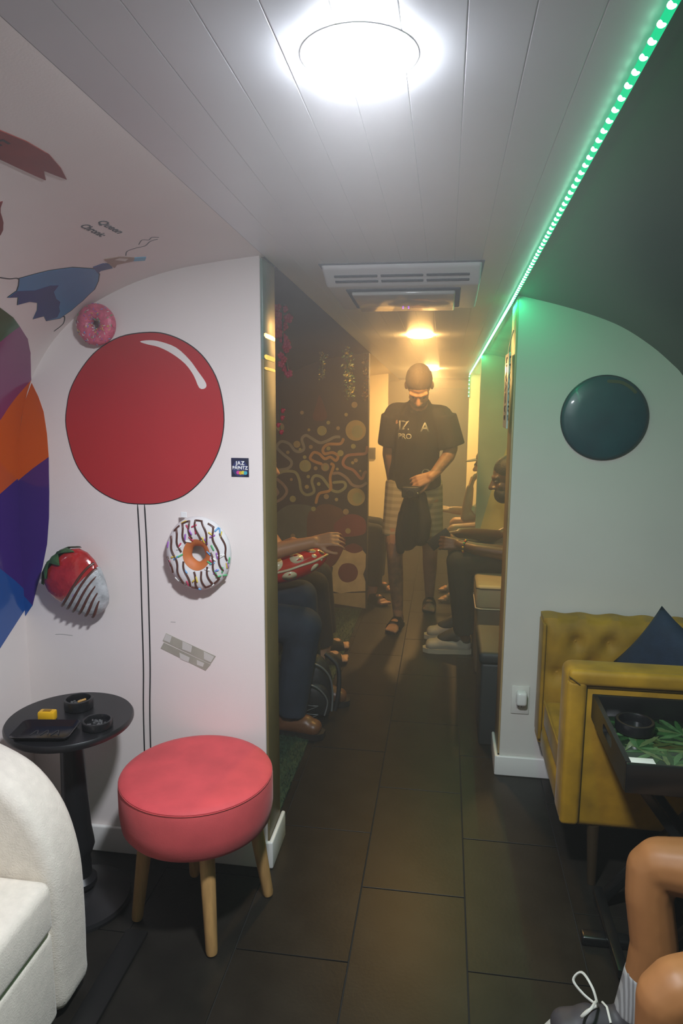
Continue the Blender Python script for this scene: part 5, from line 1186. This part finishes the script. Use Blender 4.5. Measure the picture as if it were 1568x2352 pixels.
# ---- person in jeans, left
p4 = person('person in dark jeans seated at left with a bare forearm stretched over red inflatable', (-1.15, 3.22, 0)); q = rel(p4)
bm = bmesh.new()
chain(bm, [q(-1.17, 3.22, .55, .13), q(-1.15, 3.22, .75, .13), q(-1.10, 3.22, .97, .13), q(-1.06, 3.22, 1.06, .075), q(-1.03, 3.22, 1.13, .054)])
add_cap(bm, q(-1.09, 3.06, .98), .07, q(-1.09, 3.38, .98), .07)
chain(bm, [q(-1.08, 3.05, .97, .054), q(-.92, 3.08, .88, .045), q(-.83, 3.10, .875, .043), q(-.70, 3.15, .905, .036), q(-.605, 3.18, .925, .029)])
hand(bm, q(-.605, 3.18, .925), (1, .12, .18), (0.0, -.7, .7), 1, .98, .42, .10)
chain(bm, [q(-1.08, 3.39, .97, .054), q(-.98, 3.42, .80, .045), q(-.93, 3.41, .76, .042), q(-.80, 3.36, .85, .036), q(-.74, 3.34, .885, .029)])
hand(bm, q(-.74, 3.34, .885), (1, -.3, .2), (0, .4, 1), -1, .98, .6)
chain(bm, [q(-1.15, 3.14, .50, .10), q(-.90, 3.13, .53, .085), q(-.64, 3.11, .53, .062), q(-.65, 3.10, .34, .055), q(-.69, 3.08, .11, .038)])
chain(bm, [q(-1.15, 3.32, .50, .10), q(-.90, 3.36, .57, .085), q(-.70, 3.38, .60, .062), q(-.68, 3.40, .36, .055), q(-.66, 3.43, .11, .038)])
P, R = head(bm, q(-1.0, 3.22, 1.21), (1, -.1, -.2), (.2, 0, 1), 1.0)
blob('body', bm, light_skin, p4, 0.006, 3, 0.5); eyes(P, R, p4)
bm = bmesh.new(); add_ell(bm, P(0, -.02, .04), (.085, .102, .09), R); add_cap(bm, P(0, -.06, 0), .07, P(0, -.08, -.1), .05); blob('hair', bm, hair_m, p4, .009, 3)
bm = bmesh.new(); chain(bm, [q(-1.17, 3.22, .55, .15), q(-1.15, 3.22, .75, .15), q(-1.10, 3.22, .97, .145), q(-1.07, 3.22, 1.04, .09)]); add_cap(bm, q(-1.09, 3.06, .98), .085, q(-1.09, 3.38, .98), .085)
add_cap(bm, q(-1.08, 3.05, .975), .078, q(-.97, 3.07, .91), .07, flat=True); add_cap(bm, q(-1.08, 3.39, .975), .078, q(-1.0, 3.415, .84), .07, flat=True)
blob('t_shirt', bm, blk_tee, p4, .009, 4)
bm = bmesh.new(); add_ell(bm, q(-1.16, 3.22, .54), (.15, .19, .12))
chain(bm, [q(-1.15, 3.14, .51, .115), q(-.90, 3.13, .54, .102), q(-.64, 3.11, .535, .088), q(-.665, 3.10, .36, .082)]); add_cap(bm, q(-.665, 3.10, .38), .083, q(-.70, 3.08, .10), .076, flat=True)
chain(bm, [q(-1.15, 3.32, .51, .115), q(-.90, 3.36, .58, .102), q(-.71, 3.38, .60, .084), q(-.70, 3.40, .38, .080)]); add_cap(bm, q(-.70, 3.40, .40), .081, q(-.68, 3.43, .10), .075, flat=True)
blob('jeans', bm, jeans, p4, .009, 4)
brown_boot = mat('brown_leather_boot', (0.13, 0.055, 0.022), .4, var=.2); bsole = mat('dark_boot_sole', (0.015, .012, .01), .6)
shoe(p4, (-.72, 3.08), (-.545, 3.06), q, brown_boot, bsole, 'boot', .12); shoe(p4, (-.67, 3.43), (-.475, 3.44), q, brown_boot, bsole, 'boot', .12)

# ---- person in black trousers further along, left
p5 = person('person in black trousers and open black sandals seated farther along the left bench', (-1.17, 4.0, 0)); q = rel(p5)
bm = bmesh.new()
chain(bm, [q(-1.18, 4.0, .55, .13), q(-1.17, 4.0, .75, .13), q(-1.14, 4.0, .97, .125), q(-1.12, 4.0, 1.06, .072), q(-1.10, 4.0, 1.12, .053)])
add_cap(bm, q(-1.14, 3.84, .97), .068, q(-1.14, 4.16, .97), .068)
for s_ in (-1, 1):
    y = 4.0 + .17 * s_; chain(bm, [q(-1.13, y, .96, .052), q(-1.08, y + .03 * s_, .74, .044), q(-1.0, y, .66, .036), q(-.94, y - .05 * s_, .64, .029)]); hand(bm, q(-.94, y - .05 * s_, .64), (1, -.3 * s_, -.2), (0, 0, 1), -s_, .98, .3)
chain(bm, [q(-1.15, 3.90, .50, .10), q(-.92, 3.90, .52, .085), q(-.73, 3.90, .51, .062), q(-.71, 3.93, .33, .055), q(-.69, 3.98, .10, .037)])
chain(bm, [q(-1.15, 4.10, .50, .10), q(-.94, 4.13, .52, .085), q(-.75, 4.15, .51, .062), q(-.73, 4.16, .33, .055), q(-.71, 4.20, .10, .037)])
foot_pts(bm, (-.69, 3.98, .10), (-.575, 4.03, .02), q); foot_pts(bm, (-.71, 4.20, .10), (-.60, 4.26, .02), q)
P, R = head(bm, q(-1.08, 4.0, 1.20), (1, -.1, -.1), (.1, 0, 1), 1.0)
blob('body', bm, tan_skin, p5, 0.0065, 3, 0.5); eyes(P, R, p5)
bm = bmesh.new(); add_ell(bm, P(0, -.02, .042), (.083, .1, .088), R); blob('hair', bm, hair_m, p5, .009, 3)
bm = bmesh.new(); chain(bm, [q(-1.18, 4.0, .55, .15), q(-1.17, 4.0, .75, .15), q(-1.14, 4.0, .97, .14), q(-1.125, 4.0, 1.04, .085)]); add_cap(bm, q(-1.14, 3.84, .97), .082, q(-1.14, 4.16, .97), .082)
for s_ in (-1, 1): add_cap(bm, q(-1.13, 4 + .17 * s_, .96), .07, q(-1.085, 4 + .195 * s_, .76), .062, flat=True)
blob('sweatshirt', bm, blk_tee, p5, .009, 4)
bm = bmesh.new(); add_ell(bm, q(-1.17, 4.0, .53), (.15, .19, .12))
chain(bm, [q(-1.15, 3.90, .51, .112), q(-.92, 3.90, .525, .10), q(-.735, 3.90, .515, .082), q(-.72, 3.93, .35, .076)]); add_cap(bm, q(-.72, 3.93, .37), .076, q(-.70, 3.975, .13), .068, flat=True)
chain(bm, [q(-1.15, 4.10, .51, .112), q(-.94, 4.13, .525, .10), q(-.755, 4.15, .515, .082), q(-.74, 4.16, .35, .076)]); add_cap(bm, q(-.74, 4.16, .37), .076, q(-.72, 4.195, .13), .068, flat=True)
blob('trousers', bm, blk_pants, p5, .009, 4)
slide(p5, (-.69, 3.98), (-.575, 4.03), q, blk_rub); slide(p5, (-.71, 4.20), (-.60, 4.26), q, blk_rub)

# ---- person behind the mural wall
p6 = person('person in dark clothes and black sandals just behind the edge of the mural wall', (-.98, 5.58, 0)); q = rel(p6)
bm = bmesh.new()
chain(bm, [q(-1.0, 5.6, .52, .13), q(-1.02, 5.6, .75, .13), q(-1.02, 5.6, .97, .125), q(-1.0, 5.6, 1.06, .07), q(-.98, 5.6, 1.12, .053)]); add_cap(bm, q(-1.02, 5.44, .96), .068, q(-1.02, 5.76, .96), .068)
for s_ in (-1, 1):
    y = 5.6 + .17 * s_; chain(bm, [q(-1.01, y, .95, .052), q(-.93, y + .02 * s_, .74, .044), q(-.84, y, .66, .036), q(-.77, y - .04 * s_, .65, .029)]); hand(bm, q(-.77, y - .04 * s_, .65), (1, -.2 * s_, -.2), (0, 0, 1), -s_, .98, .35)
chain(bm, [q(-.98, 5.48, .50, .10), q(-.75, 5.44, .53, .085), q(-.53, 5.42, .53, .062), q(-.525, 5.38, .33, .055), q(-.54, 5.33, .10, .037)])
chain(bm, [q(-.98, 5.70, .50, .10), q(-.75, 5.72, .53, .085), q(-.54, 5.72, .53, .062), q(-.53, 5.70, .33, .055), q(-.54, 5.68, .10, .037)])
foot_pts(bm, (-.54, 5.33, .10), (-.435, 5.24, .02), q); foot_pts(bm, (-.54, 5.68, .10), (-.41, 5.64, .02), q)
P, R = head(bm, q(-.95, 5.6, 1.20), (1, -.1, -.1), (.1, 0, 1), 1.0)
blob('body', bm, mat('skin_ruddy', (0.50, 0.20, 0.12), .5), p6, 0.0065, 3, 0.5); eyes(P, R, p6)
bm = bmesh.new(); add_ell(bm, P(0, -.02, .042), (.083, .1, .088), R); blob('hair', bm, hair_m, p6, .009, 3)
bm = bmesh.new(); chain(bm, [q(-1.0, 5.6, .54, .15), q(-1.02, 5.6, .75, .15), q(-1.02, 5.6, .97, .14), q(-1.0, 5.6, 1.04, .085)]); add_cap(bm, q(-1.02, 5.44, .96), .082, q(-1.02, 5.76, .96), .082)
for s_ in (-1, 1): add_cap(bm, q(-1.01, 5.6 + .17 * s_, .95), .07, q(-.94, 5.6 + .19 * s_, .76), .062, flat=True)
blob('sweatshirt', bm, blk_tee, p6, .009, 4)
bm = bmesh.new(); add_ell(bm, q(-1.0, 5.6, .52), (.15, .19, .12))
chain(bm, [q(-.98, 5.48, .51, .112), q(-.75, 5.44, .54, .10), q(-.535, 5.42, .535, .082), q(-.53, 5.38, .35, .078)]); add_cap(bm, q(-.53, 5.38, .37), .078, q(-.54, 5.335, .13), .07, flat=True)
chain(bm, [q(-.98, 5.70, .51, .112), q(-.75, 5.72, .54, .10), q(-.545, 5.72, .535, .082), q(-.54, 5.70, .35, .078)]); add_cap(bm, q(-.54, 5.70, .37), .078, q(-.545, 5.68, .13), .07, flat=True)
blob('trousers', bm, blk_pants, p6, .009, 4)
slide(p6, (-.54, 5.33), (-.435, 5.24), q, blk_rub); slide(p6, (-.54, 5.68), (-.41, 5.64), q, blk_rub)

# ---- bare-kneed person at the right edge of the picture
p7 = person('bare-kneed person at right edge in grey ribbed socks and dark laced shoes', (.88, 1.42, 0)); q = rel(p7)
bm = bmesh.new()
chain(bm, [q(.90, 1.42, .54, .12), q(.90, 1.42, .75, .12), q(.89, 1.42, .97, .115), q(.88, 1.42, 1.06, .068), q(.86, 1.42, 1.12, .05)]); add_cap(bm, q(.89, 1.27, .96), .062, q(.89, 1.57, .96), .062)
for s_ in (-1, 1):
    y = 1.42 + .16 * s_; chain(bm, [q(.89, y, .95, .048), q(.86, y + .02 * s_, .75, .041), q(.80, y, .67, .034), q(.75, y - .03 * s_, .655, .027)]); hand(bm, q(.75, y - .03 * s_, .655), (-1, -.1 * s_, -.2), (0, 0, 1), s_, .95, .3)
chain(bm, [q(.86, 1.52, .50, .095), q(.68, 1.59, .505, .078), q(.550, 1.635, .482, .064), q(.530, 1.64, .462, .060), q(.523, 1.625, .40, .056), q(.54, 1.61, .28, .056), q(.50, 1.60, .09, .036)])
chain(bm, [q(.86, 1.32, .50, .095), q(.66, 1.28, .50, .078), q(.475, 1.245, .485, .064), q(.452, 1.243, .465, .060), q(.45, 1.24, .39, .056), q(.475, 1.24, .28, .056), q(.45, 1.25, .09, .036)])
P, R = head(bm, q(.85, 1.42, 1.20), (-1, 0, -.1), (-.1, 0, 1), .98)
blob('body', bm, mat('skin_knees', (0.31, 0.13, 0.045), 0.5, var=0.1, vscale=9, spec=0.35), p7, 0.006, 5, 0.5); eyes(P, R, p7)
bm = bmesh.new(); add_ell(bm, P(0, -.02, .042), (.083, .1, .088), R); blob('hair', bm, mat('brown_hair', (0.06, .035, .02), .6), p7, .009, 3)
bm = bmesh.new(); chain(bm, [q(.905, 1.42, .54, .135), q(.905, 1.42, .75, .135), q(.89, 1.42, .97, .128), q(.885, 1.42, 1.03, .08)]); add_cap(bm, q(.89, 1.27, .96), .074, q(.89, 1.57, .96), .074)
for s_ in (-1, 1): add_cap(bm, q(.89, 1.42 + .16 * s_, .95), .064, q(.865, 1.42 + .18 * s_, .80), .056, flat=True)
blob('t_shirt', bm, mat('grey_tee', (0.2, .2, .2), .85), p7, .009, 4)
bm = bmesh.new(); add_ell(bm, q(.90, 1.42, .53), (.13, .18, .11)); add_cap(bm, q(.86, 1.52, .50), .108, q(.74, 1.565, .50), .10, flat=True); add_cap(bm, q(.86, 1.32, .50), .108, q(.74, 1.30, .50), .10, flat=True)
blob('shorts', bm, mat('dark_shorts', (0.02, .02, .022), .85), p7, .009, 4)
sock = stripe_mat('ribbed_grey_sock', (0.20, .19, .19), (0.36, .35, .35), 40, 'X', .9); lace_m = mat('white_lace', (0.66, .64, .58), .7); dsh = mat('dark_shoe', (0.05, .045, .05), .6)
for ax, ay, tx, ty in ((.50, 1.60, .30, 1.575), (.45, 1.25, .25, 1.23)):
    bm = bmesh.new(); add_cap(bm, q(ax + .024, ay + .006, .20), .050, q(ax, ay, .09), .046, flat=True); blob('sock', bm, sock, p7, .005, 2)
    o, fr = shoe(p7, (ax, ay), (tx, ty), q, dsh, mat('shoe_sole', (0.4, .38, .35), .6), 'shoe', .09)
    laces(o, fr, q, lace_m, n=4, z=.108)
    c = Vector((ax - .085, ay - .004, .105))
    for s_ in (-1, 1): tube('lace_bow', [q(*p) for p in smooth_path([c, c + Vector((-.01, .02 * s_, .03)), c + Vector((-.03, .055 * s_, .04)), c + Vector((-.05, .055 * s_, .015)), c + Vector((-.03, .025 * s_, .005)), c], 5)], .0035, lace_m, o, 6)

# ================================================================== HAZE
bm = bmesh.new(); add_box(bm, (-0.15, 3.0, 1.05), (3.4, 10.6, 2.6), 0, 1)
hz = bpy.data.materials.new('smoke_haze'); hz.use_nodes = True; nt = hz.node_tree; nt.nodes.clear()
vo = nt.nodes.new('ShaderNodeVolumeScatter'); out = nt.nodes.new('ShaderNodeOutputMaterial')
vo.inputs['Color'].default_value = (0.95, 0.95, 0.95, 1); vo.inputs['Density'].default_value = HAZE_FAR; vo.inputs['Anisotropy'].default_value = 0.25
nt.links.new(vo.outputs[0], out.inputs['Volume'])
ge = nt.nodes.new('ShaderNodeTexCoord'); sx = nt.nodes.new('ShaderNodeSeparateXYZ'); mr = nt.nodes.new('ShaderNodeMapRange'); mr.interpolation_type = 'SMOOTHSTEP'
nt.links.new(ge.outputs['Object'], sx.inputs[0]); nt.links.new(sx.outputs['Y'], mr.inputs['Value'])
mr.inputs['From Min'].default_value = 1.9; mr.inputs['From Max'].default_value = 3.4; mr.inputs['To Min'].default_value = HAZE_NEAR; mr.inputs['To Max'].default_value = HAZE_FAR
m2 = nt.nodes.new('ShaderNodeMapRange'); m2.interpolation_type = 'SMOOTHSTEP'; nt.links.new(sx.outputs['Z'], m2.inputs['Value'])
m2.inputs['From Min'].default_value = 1.5; m2.inputs['From Max'].default_value = 2.05; m2.inputs['To Min'].default_value = 0.0; m2.inputs['To Max'].default_value = HAZE_TOP
ad = nt.nodes.new('ShaderNodeMath'); ad.operation = 'ADD'; nt.links.new(mr.outputs[0], ad.inputs[0]); nt.links.new(m2.outputs[0], ad.inputs[1])
nt.links.new(ad.outputs[0], vo.inputs['Density'])   # smoke hangs in the middle and rear rooms
hz.cycles.volume_step_rate = 2.0
ho = from_bm('smoke_haze', bm, hz, None, None); tag(ho, 'thin smoke haze filling the whole room', 'haze', kind='stuff')
